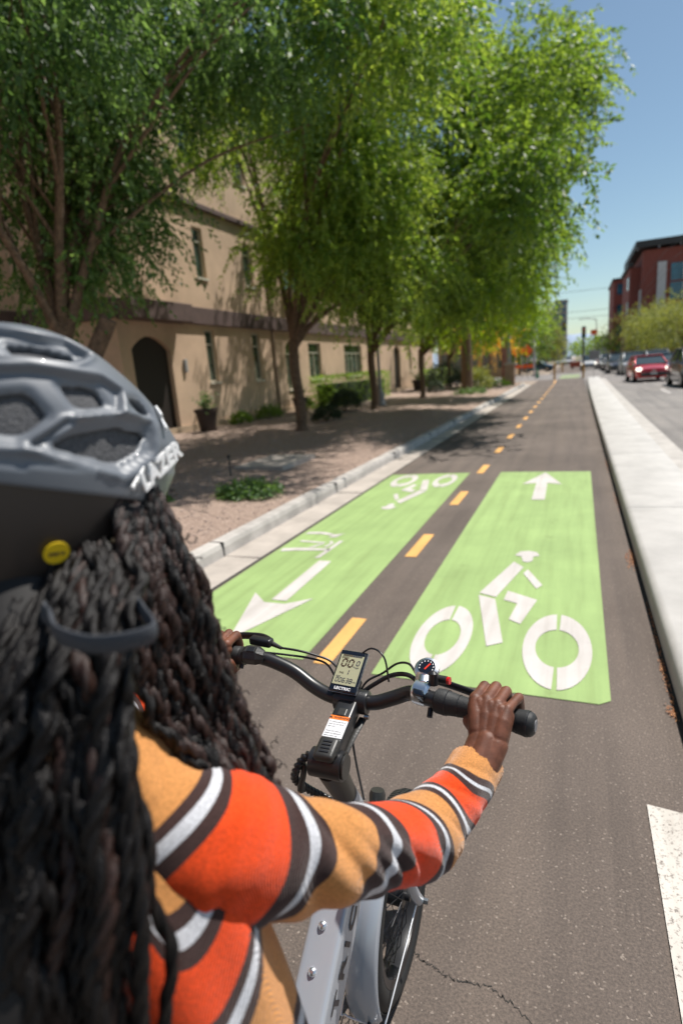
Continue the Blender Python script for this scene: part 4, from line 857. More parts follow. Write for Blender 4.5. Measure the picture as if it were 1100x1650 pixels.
# fender with wire stay
V = []; F = []; n = 60; m = 9
for i in range(n + 1):
    t = rad(118 + 87 * i / n)
    for k in range(m):
        a = rad(-62 + 124 * k / (m - 1)); rr = .262 + .036 * math.cos(a) ; x = .047 * math.sin(a); tap = 1 if i < n - 6 else math.sqrt(max(0, 1 - ((i - (n - 6)) / 6.3) ** 2))
        V.append(AX + np.array([x * tap, rr * math.cos(t), rr * math.sin(t)]))
F = [(i * m + k, i * m + k + 1, (i + 1) * m + k + 1, (i + 1) * m + k) for i in range(n) for k in range(m - 1)]
fd = np_mesh('fender', np.array(V), F, 'bike_grey', bike, smooth=True); sm = fd.modifiers.new('s', 'SOLIDIFY'); sm.thickness = .0022
t1 = rad(196); fb_ = AX + np.array([0, .300 * math.cos(t1), .300 * math.sin(t1)])
for s in (-1, 1):
    MB().tube(smooth_path([fb_, fb_ + (s * .045, .002, .0), fb_ + (s * .056, .02, .012), AX + (s * .066, -.02, .0)], 8), .0024, 8).build('fender_stay', 'chrome', fd, smooth=True)
MB().cyl(fb_ + (.02, -.004, .012), fb_ + (.02, -.010, .012), .005, 10).build('bolt', 'bike_black', fd); MB().cyl(fb_ + (.02, -.004, -.014), fb_ + (.02, -.010, -.014), .005, 10).build('bolt', 'bike_black', fd)
# main beam of the frame: rounded box section
def beam(name, sts, m, parent=bike, bevel=.010):
    """sts: (centre xyz, half width, half height, up vector yz)"""
    V = []; F = []; N_ = 28
    for c, hw, hh, uy, uz in sts:
        for k in range(N_):
            a = 2 * PI * (k + .5) / N_; e = .22; ca, sa = math.cos(a), math.sin(a)
            x = hw * math.copysign(abs(ca) ** e, ca); h = hh * math.copysign(abs(sa) ** e, sa)
            V.append((c[0] - BX + x, c[1] - 1 + h * uy, c[2] + h * uz))
    k_ = N_
    for j in range(len(sts) - 1): F += [(j * k_ + i, j * k_ + (i + 1) % k_, (j + 1) * k_ + (i + 1) % k_, (j + 1) * k_ + i) for i in range(k_)]
    F += [tuple(range(k_)), tuple((len(sts) - 1) * k_ + i for i in range(k_))]
    return MB().add(V, F).build(name, m, parent, smooth=True, angle=50)
uy, uz = -.62, .785       # beam up vector
fr = beam('frame', [((-.442, .985, .735), .034, .045, uy, uz), ((-.442, .93, .690), .036, .050, uy, uz), ((-.442, .86, .632), .037, .052, uy, uz), ((-.442, .70, .506), .037, .054, uy, uz), ((-.442, .52, .375), .037, .055, -.5, .86), ((-.45, .36, .325), .036, .05, 0, 1), ((-.45, .26, .33), .03, .04, 0, 1)], 'bike_grey')
MB().tube(BP([(-.45, 1.075, .60), (-.45, .955, .82)]), [.029, .028], 24).build('head_tube', 'bike_grey', bike, smooth=True)
MB().tube(BP([(-.45, .30, .33), (-.45, .20, .70), (-.45, .17, .80)]), [.024, .02, .016], 18).build('seat_post', 'bike_grey', bike, smooth=True)
MB().tube(BP([(-.45, .02, .835), (-.45, .10, .85), (-.45, .2, .85), (-.45, .30, .845), (-.45, .345, .835)]), [.06, .085, .065, .03, .02], 20, squash=(1, .35)).build('saddle', 'bike_black', bike, smooth=True)
for s in (-1, 1): MB().tube(BP([(-.45 + s * .03, .30, .33), (-.45 + s * .07, .24, .30), (-.45 + s * .075, .16, .27)]), [.014, .013, .012], 10).build('chainstay', 'bike_grey', bike, smooth=True)
MB().cyl(B(-.47, .36, .31), B(-.375, .36, .31), .014, 12).build('crank_axle', 'bike_black', bike)
MB().cyl(B(-.385, .36, .31), B(-.378, .36, .31), .085, 32).build('chainring', 'bike_black', bike)
for s, dz in ((1, -.15), (-1, .15)):
    MB().tube(BP([(-.45 + s * .095, .36, .31), (-.45 + s * .105, .36 + .02, .31 + dz)]), [.011, .009], 10).build('crank_arm', 'bike_black', bike)
    MB().obox(B(-.45 + s * .155, .38, .31 + dz), (.045, 0, 0), (0, .03, 0), (0, 0, .008)).build('pedal', 'bike_black', bike, bevel=.003)
# folding latch cover on the beam
bm_ = MB().obox(B(-.475, .665, .525), (.030, 0, 0), (0, .065 * .785, .065 * .62), (0, -.62 * .016, .785 * .016)).build('latch_cover', 'bike_black', bike, smooth=True, bevel=.012, seg=3)
MB().cyl(B(-.475, .70, .572), B(-.475, .694, .580), .005, 8).build('screw', 'steel', bm_)
# bottle bosses with bolts on the upper face of the beam
up3 = np.array([0, uy, uz])
for y_, z_ in ((.800, .637), (.742, .591)):
    q = np.array(B(-.447, y_, z_)); MB().tube([q - up3 * .004, q + up3 * .008, q + up3 * .015, q + up3 * .018], [.0085, .0085, .0078, .004], 16).tube([q + up3 * .0181, q + up3 * .0185], [.0025, .0025], 6).build('bolt', 'chrome', bike, smooth=True, angle=50)
# frame lettering on the right face
dirv = np.array([0, -.785, -.62]); M_ = basis(B(-.4035, .735, .535), (0, .785, .62), (0, uy, uz))
text('frame_lettering', 'LECTRIC', .046, 'decal_dark', fr, M_, .0002, .0010, sx=1.45, space=1.35)
# steerer, hinge, stem
MB().tube(BP([(-.45, .957, .818), (-.45, .952, .83), (-.452, .925, .885), (-.453, .905, .925)]), [.027, .0265, .029, .031], 24).build('steerer_tube', mat('olive_black', (.045, .040, .034), .45), bike, smooth=True)
MB().cyl(B(-.487, .897, .938), B(-.418, .897, .938), .029, 28).build('stem_hinge', 'bike_black', bike, smooth=True, angle=40)
MB().cyl(B(-.417, .897, .938), B(-.413, .897, .938), .024, 28).build('hinge_cap', 'satin_black', bike)
st = MB(); a_ = np.array(B(-.45, .885, .955)); b_ = np.array(B(-.45, 1.035, .998)); d_ = (b_ - a_); L_ = np.linalg.norm(d_); d_ /= L_; n_ = np.cross([1, 0, 0], d_)
st.obox((a_ + b_) / 2 + d_ * .004, np.array([.0235, 0, 0]), d_ * (L_ / 2 + .004), n_ * .019)
stem = st.build('stem', 'bike_black', bike, smooth=True, bevel=.007, seg=3)
top_ = n_ * .0195
MB().obox(a_ + d_ * .012 + top_ * .9, np.array([.022, 0, 0]), d_ * .026, n_ * .010).build('stem_latch', 'satin_black', stem, smooth=True, bevel=.008, seg=3)
for k in range(4): MB().obox(a_ + d_ * (.0 + .008 * k) + top_ * 1.43, np.array([.010, 0, 0]), d_ * .0016, n_ * .0012).build('latch_rib', 'bike_black', stem)
lb = a_ + d_ * .062 + n_ * .0193
MB().obox(lb, np.array([.0215, 0, 0]), d_ * .022, n_ * .0006).build('label', 'label_white', stem); MB().obox(lb + d_ * .0275, np.array([.0215, 0, 0]), d_ * .0053, n_ * .0006).build('label_header', 'label_orange', stem)
text('label_text', '\u25B2 WARNING', .0075, 'decal_dark', stem, basis(lb + d_ * .0275 + n_ * .0007, (1, 0, 0), d_), .0001, .00015)
for k, s_ in enumerate(['To reduce the risk of', 'injury do not ride at', 'night with', '', 'Check stem latch is', 'closed and tightened', 'before every ride']):
    if s_: text('label_text', s_, .0042, 'decal_dark', stem, basis(lb + d_ * (.0165 - k * .0058) + n_ * .0007 + np.array([-.019, 0, 0]), (1, 0, 0), d_), .00005, .00006, align='LEFT')
MB().obox(a_ + d_ * .105 + n_ * .0195, np.array([.010, 0, 0]), d_ * .010, n_ * .0025).build('stem_plate', 'satin_black', stem, bevel=.002)
MB().tube([b_ + (-.036, 0, 0), b_ + (.040, 0, 0)], [.026, .026], 24).build('stem_clamp', 'bike_black', bike, smooth=True, bevel=.003)
MB().cyl(b_ + (.036, -.02, -.022), b_ + (.046, -.02, -.022), .0055, 10).build('clamp_bolt', 'steel', bike)
MB().tube(smooth_path([b_ + (.03, -.015, -.03), b_ + (.02, -.07, -.05), b_ + (.012, -.12, -.075)], 5), .006, 8, squash=(1.6, .6)).build('quick_release_lever', 'satin_black', bike, smooth=True)
# handlebar
barpts = [(-.862, 1.028, 1.068), (-.80, 1.035, 1.07), (-.715, 1.044, 1.069), (-.665, 1.050, 1.064), (-.600, 1.052, 1.042), (-.545, 1.044, 1.014), (-.50, 1.037, 1.001), (-.45, 1.035, .998), (-.40, 1.037, .999), (-.358, 1.045, 1.012), (-.318, 1.043, 1.032), (-.285, 1.020, 1.046), (-.262, 1.005, 1.050), (-.067, .968, 1.050)]
bp_ = smooth_path(BP(barpts), 6)
MB().tube(bp_, .0160, 20).build('handlebar', 'bike_black', bike, smooth=True)
def grip(a, b, prof, name='grip'):
    a, b = np.array(B(*a)), np.array(B(*b)); return MB().tube([a + (b - a) * t for t, r in prof], [r for t, r in prof], 28).build(name, 'rubber', bike, smooth=True, angle=35)
g_in, g_out = np.array((-.252, 1.0035, 1.050)), np.array((-.060, .967, 1.050))
gr = grip(g_in, g_out, [(0, .020), (.02, .0245), (.12, .0255), (.15, .0235), (.24, .0215), (.30, .0205), (.45, .0195), (.62, .0195), (.78, .0205), (.86, .0225), (.93, .0245), (.945, .0225), (.965, .0225), (.985, .020), (1.0, .0165)])
gd = (g_out - g_in) / np.linalg.norm(g_out - g_in)
for t in (.135, .26, .84, .94):
    c = np.array(B(*(g_in + (g_out - g_in) * t))); R0 = {.135: .0247, .26: .0213, .84: .0222, .94: .0237}[t]
    MB().tube([c - gd * .0008, c + gd * .0008], [R0 + .0006] * 2, 28).build('grip_ridge', 'bike_black', gr)
MB().cyl(B(*(g_out + gd * .0005)), B(*(g_out + gd * .0018)), .011, 20).build('bar_end_plug', 'grey_metal', gr)
l_in, l_out = np.array((-.728, 1.043, 1.0695)), np.array((-.868, 1.027, 1.067))
gl_ = grip(l_in, l_out, [(0, .019), (.03, .0215), (.14, .0215), (.16, .0185), (.3, .018), (.8, .018), (.95, .019), (1, .015)])
MB().tube([B(*(l_in + (.001, 0, 0))), B(*(l_in + (.012, 0, 0)))], [.0215, .0215], 24).build('grip_clamp', 'satin_black', gl_, smooth=True, angle=40)
MB().cyl(B(*(l_in + (.006, -.008, -.012))), B(*(l_in + (.006, -.018, -.024))), .0055, 10).build('clamp_bolt', 'bike_black', gl_)
# left assist pad and brake lever body
pc = np.array(B(-.688, 1.035, 1.078)); 
MB().tube([pc + (-.024, .0, -.002), pc + (-.014, -.002, .002), pc + (.012, -.002, .002), pc + (.025, .002, -.002)], [.017, .0235, .0225, .015], 8).build('assist_pad', 'satin_black', bike, bevel=.0025)
MB().obox(pc + (.002, -.012, .022), (.010, 0, 0), (0, .006, .003), (0, -.001, .002)).build('assist_button', 'bike_black', bike, bevel=.001)
bl = MB().obox(B(-.690, 1.076, 1.094), (.030, -.003, 0), (.001, .011, 0), (0, 0, .010)).build('brake_lever_mount', 'bike_black', bike, smooth=True, bevel=.005, seg=3)
MB().tube(smooth_path(BP([(-.665, 1.082, 1.094), (-.70, 1.098, 1.094), (-.76, 1.104, 1.088), (-.83, 1.098, 1.078), (-.86, 1.088, 1.075)]), 5), .006, 10, squash=(1, 1.5)).build('brake_lever', 'bike_black', bike, smooth=True)
MB().tube(BP([(-.662, 1.078, 1.090), (-.635, 1.073, 1.084)]), [.0065, .004], 10).build('cable_adjuster', 'satin_black', bike)
MB().tube(smooth_path(BP([(-.30, 1.07, 1.052), (-.28, 1.075, 1.052), (-.22, 1.068, 1.045), (-.12, 1.038, 1.037), (-.08, 1.02, 1.033)]), 5), .0055, 10, squash=(1, 1.5)).build('brake_lever', 'bike_black', bike, smooth=True)
# right chrome throttle / shifter pod
sc_ = np.array(B(-.281, 1.022, 1.050)); axd = np.array((.95, -.3, .03)); axd /= np.linalg.norm(axd)
MB().tube([sc_ - axd * .020, sc_ - axd * .015, sc_ + axd * .013, sc_ + axd * .018], [.021, .0265, .0265, .0215], 24).build('shifter_body', 'chrome', bike, smooth=True, angle=35)
dc = np.array(B(-.283, 1.058, 1.087)); fn = np.array((-.08, -.50, .86)); fn /= np.linalg.norm(fn); fx = np.cross((0, 1, .1), fn); fx = np.array((1, -.15, 0)); fx -= fn * (fx @ fn); fx /= np.linalg.norm(fx); fy = np.cross(fn, fx)
def disc(c, rx, ry, z0, z1, m, name, par, n=28):
    V = [c + fx * rx * s * math.cos(2 * PI * i / n) + fy * ry * s * math.sin(2 * PI * i / n) + fn * z for z, s in ((z0, .75), (z0 * .35 + z1 * .65, 1.0), (z1 - .001, 1.0), (z1, .94)) for i in range(n)]
    F = [(j * n + i, j * n + (i + 1) % n, (j + 1) * n + (i + 1) % n, (j + 1) * n + i) for j in range(3) for i in range(n)] + [tuple(range(n)), tuple(range(3 * n, 4 * n))]
    return MB().add(V, F).build(name, m, par, smooth=True, angle=40)
pod = disc(dc, .0265, .0265, -.028, .0, 'chrome', 'shifter_pod', bike)
MB().tube([dc - fn * .012 - fy * .008, dc - fn * .016 - fy * .018, sc_ + (0, .006, .008)], [.0225, .022, .021], 18).build('pod_neck', 'chrome', pod, smooth=True)
dl = disc(dc + fy * .003, .0190, .0178, .0002, .0016, 'display_black', 'gear_dial', pod)
for k in range(9):
    a = rad(200 - 27 * k); MB().obox(dc + fy * .002 + fx * .0152 * math.cos(a) + fy * .0143 * math.sin(a) + fn * .0019, fx * .0011 * (1), fy * .0014, fn * .0003).build('dial_mark', 'logo_white', dl)
a = rad(62); nd = fx * math.cos(a) + fy * math.sin(a); MB().obox(dc + nd * .004 + fn * .0021, nd * .0085, np.cross(fn, nd) * .0016, fn * .0003).build('dial_needle', 'needle_red', dl)
MB().tube([dc + (.022, -.034, -.016), dc + (.0215, -.030, .008), dc + (.0213, -.029, .011)], [.0100, .0100, .006], 14).build('shift_lever', 'bike_black', bike, smooth=True, angle=35)
MB().obox(sc_ + (-.004, -.0245, .008), axd * .013, np.array((0, .006, .004)), np.array((0, -.009, .014))).build('shift_button', 'display_black', bike, smooth=True, bevel=.004, seg=3)
MB().tube([B(-.263, 1.048, 1.072), B(-.236, 1.042, 1.074)], [.0085, .0085], 12).build('throttle_switch', 'satin_black', bike, smooth=True); MB().cyl(B(-.2355, 1.042, 1.074), B(-.230, 1.041, 1.0745), .0078, 12).build('red_button', 'red_plastic', bike)
MB().cyl(B(-.262, 1.000, 1.032), B(-.262, .986, 1.020), .006, 10).build('clamp_bolt', 'bike_black', bike)
# display
o0 = np.array(B(-.501, 1.017, 1.030)); o1 = np.array(B(-.436, 1.013, 1.030)); o2 = np.array(B(-.487, 1.100, 1.085))
dx = (o1 - o0); dy = (o2 - o0); DW, DH = np.linalg.norm(dx), np.linalg.norm(dy); dx /= DW; dy = dy / DH; dn = np.cross(dx, dy); dn /= np.linalg.norm(dn); dy = np.cross(dn, dx); ctr = (o1 + o2) / 2
disp = MB().obox(ctr - dn * .006, dx * DW / 2, dy * DH / 2, dn * .006).build('display', 'display_black', bike, smooth=True, bevel=.003, seg=3)
MB().obox(ctr - dn * .0065, dx * (DW / 2 + .0007), dy * (DH / 2 + .0007), dn * .0011).build('display_rim', 'steel', disp, bevel=.0005)
sh = DH * .40; scn = ctr + dy * DH * .055
MB().obox(scn + dn * .0003, dx * (DW / 2 - .0045), dy * sh, dn * .0004).build('screen', 'lcd', disp)
MB().obox(scn + dn * .0009 + dy * (sh - .0035), dx * (DW / 2 - .0045), dy * .0035, dn * .0002).build('screen_shade', 'display_black', disp)
def dt(s, u, v, size, m='lcd_ink', bold=0.0, sx=1.0, name='display_text', al='CENTER'):
    text(name, s, size, m, disp, basis(scn + dx * u + dy * v + dn * .0010, tuple(dx), tuple(dy)), .0001, bold, sx, al)
dt('SPEED', -.016, .0245, .0065, 'lcd_ink_brown'); dt('mph', .018, .0035, .006); dt('PAS', -.014, -.0125, .0065, 'lcd_ink_brown'); dt('ODO', -.019, -.0215, .0045); dt('mile', .022, -.031, .005)
seg7 = {'0': 'abcdef', '1': 'bc', '3': 'abcdg', '6': 'acdefg', '8': 'abcdefg'}
def seven(ch, u, v, w_, h_, m, th):
    mb = MB(); S = seg7[ch]
    def bar(u0, v0, u1, v1):
        p = scn + dx * (u + (u0 + u1) / 2 * w_ + (v0 + v1) / 2 * h_ * .10) + dy * (v + (v0 + v1) / 2 * h_) + dn * .0010
        if abs(u1 - u0) > 0: mb.obox(p, dx * (w_ / 2 - th * .45), dy * th / 2, dn * .0002)
        else: mb.obox(p, dx * th / 2, (dy + dx * .10) * (h_ / 4 - th * .4), dn * .0002)
    P = {'a': (-.5, .5, .5, .5), 'b': (.5, 0, .5, .5), 'c': (.5, -.5, .5, 0), 'd': (-.5, -.5, .5, -.5), 'e': (-.5, -.5, -.5, 0), 'f': (-.5, 0, -.5, .5), 'g': (-.5, 0, .5, 0)}
    for q in S: bar(*P[q])
    mb.build('digit', m, disp)
seven('0', -.0145, .0125, .010, .0175, 'lcd_ink_brown', .0032); seven('0', .0015, .0125, .010, .0175, 'lcd_ink_brown', .0032); dt('.', .0105, .0085, .014, bold=.0004); seven('0', .0185, .0145, .0062, .0105, 'lcd_ink', .0017)
seven('1', .0, -.0095, .005, .0115, 'lcd_ink', .0018)
for k, ch in enumerate('00638'): seven(ch, -.0195 + .0083 * k, -.0295, .0052, .0098, 'lcd_ink', .0013)
for k in range(10): MB().obox(scn + dx * (-.021 + .0047 * k) + dy * .0305 + dn * .0010, dx * .0018, dy * .0017, dn * .0002).build('battery_bar', 'lcd_ink_brown' if k < 5 else 'lcd_ink', disp)
text('display_logo', 'LECTRIC', .0088, 'logo_white', disp, basis(ctr - dy * (DH * .5 - .0068) + dn * .0004, tuple(dx), tuple(dy)), .0002, .0003, 1.15)
MB().obox(np.array(B(-.452, 1.045, 1.022)), (.018, 0, 0), (0, .02, .012), (0, -.006, .010)).build('display_mount', 'bike_black', bike, bevel=.003)
# headlight, cables, twisted loom
MB().tube(BP([(-.45, 1.14, .630), (-.45, 1.150, .662), (-.45, 1.153, .672)]), [.020, .021, .017], 24).build('headlight', 'satin_black', bike, smooth=True, angle=35)
MB().tube(BP([(-.45, 1.08, .60), (-.45, 1.128, .625)]), .009, 8).build('headlight_bracket', 'bike_black', bike)
def cable(pts, r_, name='cable', m='bike_black'): return MB().tube(smooth_path(BP(pts), 8), r_, 10).build(name, m, bike, smooth=True)
cable([(-.640, 1.074, 1.084), (-.60, 1.082, 1.078), (-.56, 1.092, 1.066), (-.52, 1.098, 1.050), (-.49, 1.085, 1.02), (-.47, 1.06, .97), (-.46, 1.05, .85), (-.45, 1.06, .72)], .0028)
cable([(-.668, 1.055, 1.078), (-.62, 1.070, 1.070), (-.57, 1.088, 1.058), (-.53, 1.094, 1.044), (-.50, 1.08, 1.01)], .0026)
cable([(-.30, 1.045, 1.075), (-.325, 1.075, 1.082), (-.36, 1.098, 1.066), (-.395, 1.098, 1.038), (-.43, 1.08, 1.02), (-.45, 1.06, .98)], .0026)
cable([(-.296, 1.05, 1.055), (-.33, 1.074, 1.056), (-.37, 1.085, 1.043), (-.41, 1.075, 1.02), (-.44, 1.06, 1.0)], .0052, 'cable_loom')
cable([(-.372, 1.07, 1.035), (-.385, 1.085, 1.085), (-.42, 1.10, 1.095), (-.455, 1.09, 1.07)], .0022)
def rope(path, r_, lobes, pitch, seg=16, amp=.3, step=.002):
    P = [np.array(p, float) for p in path]; L = [0]
    for a, b in zip(P[:-1], P[1:]): L.append(L[-1] + np.linalg.norm(b - a))
    n = max(6, int(L[-1] / step)); S = np.linspace(0, L[-1], n); Q = np.array([[np.interp(s, L, [p[k] for p in P]) for k in range(3)] for s in S])
    T = np.gradient(Q, axis=0); T /= np.linalg.norm(T, axis=1, keepdims=True) + 1e-9
    u = np.cross(T[0], (0.3, 1, .2)); u /= np.linalg.norm(u); U = []
    for t in T:
        u = u - t * (u @ t); u /= np.linalg.norm(u); U.append(u)
    U = np.array(U); W_ = np.cross(T, U); th = np.linspace(0, 2 * PI, seg, endpoint=False)
    R_ = (r_ if np.ndim(r_) else np.full(n, r_)) ; R_ = np.interp(np.linspace(0, 1, n), np.linspace(0, 1, len(R_)), R_)
    ph = 2 * PI * S / pitch
    rr = R_[:, None] * (1 + amp * (np.abs(np.cos(lobes / 2 * (th[None] - ph[:, None] / lobes * 1.0))) - .6))
    V = Q[:, None] + rr[:, :, None] * (np.cos(th)[None, :, None] * U[:, None] + np.sin(th)[None, :, None] * W_[:, None])
    i = np.arange(n - 1)[:, None] * seg; k = np.arange(seg)[None]; k2 = (k + 1) % seg
    F = np.stack([i + k, i + k2, i + seg + k2, i + seg + k], -1).reshape(-1, 4)
    return V.reshape(-1, 3), F
cb_ = smooth_path(BP([(-.462, .95, .955), (-.490, .925, .940), (-.520, .915, .922), (-.535, .905, .895), (-.542, .915, .865), (-.530, .945, .82), (-.50, .98, .77), (-.46, 1.0, .72)]), 8)
V, F = rope(cb_, .0078, 2, .012, amp=.55, step=.0015); np_mesh('cable_loom', V, F, 'bike_black', bike, smooth=True)
cn = BP([(-.520, .918, .905), (-.519, .908, .888), (-.524, .905, .868), (-.527, .905, .850)])
MB().tube(smooth_path([np.array(cn[0]) + (.0, 0, .012)] + [np.array(p) for p in cn], 4), [.004] * 4 + [.0065] * 9 + [.008] * 4, 12).build('cable_connector', 'satin_black', bike, smooth=True, angle=40)

# ================================================================== THE RIDER
mat('skin', (0.150, 0.055, 0.030), 0.50, spec=0.4, noise=0.30, nscale=38, bump=0.45, bscale=620, dist=0.0012)
MATS['skin'].node_tree.nodes['Principled BSDF'].inputs['Subsurface Weight'].default_value = 0.0
mat('braid', (0.0045, 0.003, 0.0026), 0.42, spec=0.30, noise=0.5, nscale=300, bump=0.9, bscale=520, dist=0.0016)
mat('braid_brown', (0.026, 0.0105, 0.007), 0.42, spec=0.40, noise=0.5, nscale=300, bump=0.9, bscale=520, dist=0.0016)
mat('hair_base', (0.006, 0.0045, 0.004), 0.7)
mat('helmet_shell', (0.135, 0.148, 0.168), 0.46, metal=0.05, coat=0.05)
mat('helmet_dark', (0.026, 0.020, 0.017), 0.28)
mat('helmet_foam', (0.085, 0.085, 0.09), 0.85, noise=0.25, nscale=260, bump=0.4, bscale=300)
mat('tie_grey', (0.045, 0.05, 0.06), 0.8, bump=0.3, bscale=700, dist=0.001)
mat('trousers', (0.03, 0.035, 0.05), 0.9, noise=0.2, nscale=30)
mat('shoe', (0.5, 0.5, 0.5), 0.7)
mat('yellow_dot', (0.85, 0.58, 0.02), 0.4)
TAN, BRN, WHT, RED = (0.60, 0.265, 0.085), (0.055, 0.030, 0.027), (0.62, 0.62, 0.65), (0.80, 0.072, 0.012)
def knit(name, stops):
    m, n, l, b = nodes_of(name)
    at = NN(n, 'ShaderNodeAttribute'); at.attribute_name = 'su'
    r = ramp(n, stops, 'CONSTANT'); fr_ = NN(n, 'ShaderNodeMath', _operation='FRACT'); l.new(at.outputs['Fac'], fr_.inputs[0]); l.new(fr_.outputs[0], r.inputs['Fac'])
    tc = n.new('ShaderNodeTexCoord'); no = NN(n, 'ShaderNodeTexNoise', Scale=420.0, Detail=3.0); l.new(tc.outputs['Object'], no.inputs['Vector'])
    nr = ramp(n, [(0.32, (.70, .70, .70)), (0.68, (1.22, 1.22, 1.22))]); l.new(no.outputs['Fac'], nr.inputs['Fac'])
    mx = n.new('ShaderNodeMix'); mx.data_type = 'RGBA'; mx.blend_type = 'MULTIPLY'; mx.inputs['Factor'].default_value = 1
    l.new(r.outputs['Color'], mx.inputs[6]); l.new(nr.outputs['Color'], mx.inputs[7]); l.new(mx.outputs[2], b.inputs['Base Color'])
    b.inputs['Roughness'].default_value = 0.95; b.inputs['Specular IOR Level'].default_value = 0.12; b.inputs['Sheen Weight'].default_value = 0.25; b.inputs['Sheen Roughness'].default_value = 0.4
    wv = NN(n, 'ShaderNodeTexWave', Scale=200.0, Distortion=1.5, Detail=1.0); l.new(tc.outputs['Object'], wv.inputs['Vector'])
    ad = NN(n, 'ShaderNodeMath', _operation='ADD'); l.new(wv.outputs['Fac'], ad.inputs[0]); l.new(no.outputs['Fac'], ad.inputs[1])
    bp = NN(n, 'ShaderNodeBump', Strength=0.6, Distance=0.0012); l.new(ad.outputs[0], bp.inputs['Height']); l.new(bp.outputs['Normal'], b.inputs['Normal'])
    return m
# stripe boundaries by ring index along the right sleeve (0 cuff .. 9 shoulder), divided by 10
ST = [(0, TAN), (.80, BRN), (.94, WHT), (1.04, BRN), (1.18, RED), (1.78, BRN), (1.93, WHT), (2.04, BRN), (2.20, TAN), (2.92, BRN), (3.08, WHT), (3.20, BRN), (3.38, RED), (4.02, BRN), (4.24, WHT), (4.36, BRN), (4.60, TAN), (5.22, BRN), (5.46, WHT), (5.61, BRN), (5.95, RED), (7.62, BRN), (7.95, WHT), (8.22, BRN), (8.45, TAN)]
knit('sweater_knit', [(p / 10, c) for p, c in ST])
TS = []; seq = [(TAN, .20), (BRN, .06), (WHT, .06), (BRN, .06), (RED, .20), (BRN, .06), (WHT, .06), (BRN, .06), (TAN, .24)]
a_ = 0
for c, w_ in seq: TS.append((a_, c)); a_ += w_
knit('sweater_body_knit', TS)

person = empty('person', (-.50, .30, 0.0), 0, 'rider seen from behind with grey helmet, long black braids and orange striped sweater', 'person')
PO = np.array([-.50, .30, 0.0])
Q = lambda *p: np.array(p, float) - PO

def remesh_blob(prims, voxel, smooth_it=4, fac=.5):
    """prims: list of (points, radii) tapered capsule chains -> one fused surface (verts, faces)"""
    mb = MB()
    for pts, rs in prims:
        for p, r_ in zip(pts, rs): mb.ell(p, (r_,) * 3 if np.ndim(r_) == 0 else r_, 16, 10)
        for (p, r0), (q, r1) in zip(zip(pts[:-1], rs[:-1]), zip(pts[1:], rs[1:])):
            if np.ndim(r0) == 0 and np.ndim(r1) == 0: mb.tube([p, q], [r0, r1], 16)
    me = bpy.data.meshes.new('tmp'); me.from_pydata(mb.v, [], mb.f); me.update(); bm = bmesh.new(); bm.from_mesh(me); bmesh.ops.recalc_face_normals(bm, faces=bm.faces); bm.to_mesh(me); bm.free()
    o = bpy.data.objects.new('tmp', me); COL.objects.link(o)
    md = o.modifiers.new('r', 'REMESH'); md.mode = 'VOXEL'; md.voxel_size = voxel
    ms = o.modifiers.new('s', 'SMOOTH'); ms.factor = fac; ms.iterations = smooth_it
    bpy.context.view_layer.update(); m2 = bpy.data.meshes.new_from_object(o.evaluated_get(bpy.context.evaluated_depsgraph_get()))
    V = np.empty(len(m2.vertices) * 3); m2.vertices.foreach_get('co', V); V = V.reshape(-1, 3); F = [tuple(p.vertices) for p in m2.polygons]
    bpy.data.objects.remove(o); bpy.data.meshes.remove(me); bpy.data.meshes.remove(m2)
    return V, F
def hand(o, g, fwd, wrist, side):
    """o: grip axis under the middle of the palm; g: index->little finger along the grip"""
    o, g, fwd, wrist = map(np.array, (o, g, fwd, wrist)); g = g / np.linalg.norm(g); fwd = fwd - g * (fwd @ g); fwd /= np.linalg.norm(fwd); up = np.array([0, 0, 1.0])
    L = lambda a, b, c: o + g * a + fwd * b + up * c
    pr = []
    spec = [(-.032, .0110, .000, 1.0), (-.0105, .0112, .004, 1.0), (.0105, .0106, .000, 1.0), (.030, .0093, -.006, .93)]
    spl = [0, 0, 0, .006]
    mc = []
    for (off, r_, fz, sc), sp_ in zip(spec, spl):
        mcp = L(off, -.022 + fz * .7, .0395 + fz * .35); pip = L(off * 1.0 + sp_, .030 + fz, .0375 + fz * .5); dip = L(off * .98 + sp_, .0425 + fz, .006); tip = L(off * .95 + sp_, .026, -.021)
        mc.append(mcp)
        pr.append(([mcp, (mcp * .55 + pip * .45) + up * .0005, pip, dip, tip], [r_ * 1.10, r_ * .93, r_ * 1.0, r_ * .88, r_ * .78]))
        base = wrist * .80 + mcp * .20 + g * off * .45
        pr.append(([base, base * .5 + mcp * .5 + up * .001, mcp], [.0165, .0155, r_ * 1.12]))
        pr.append(([mcp - up * .012 - fwd * .004, base - up * .010], [.0135, .0165]))
    # palm fill between metacarpals
    cpm = (mc[0] + mc[3]) / 2
    pr.append(([mc[0] * .5 + mc[1] * .5 - up * .0035 - fwd * .006, wrist * .6 + mc[1] * .4 - up * .004], [.0125, .0170])); pr.append(([mc[1] * .5 + mc[2] * .5 - up * .0035 - fwd * .006, wrist * .6 + mc[2] * .4 - up * .004], [.0125, .0170])); pr.append(([mc[2] * .5 + mc[3] * .5 - up * .0035 - fwd * .006, wrist * .6 + mc[3] * .4 - up * .004], [.0120, .0165]))
    # thumb leaves the inner side of the palm and closes underneath the grip
    t0 = wrist * .62 + mc[0] * .38 - g * .006 - up * .012; t1 = L(-.040, -.036, -.002); t2 = L(-.040, -.020, -.026); t3 = L(-.036, .008, -.034)
    pr.append(([t0, t1, t2, t3], [.0150, .0125, .0108, .0092]))
    fd = wrist - cpm; fd /= np.linalg.norm(fd)
    fa = wrist + fd * .0
    return pr, fa
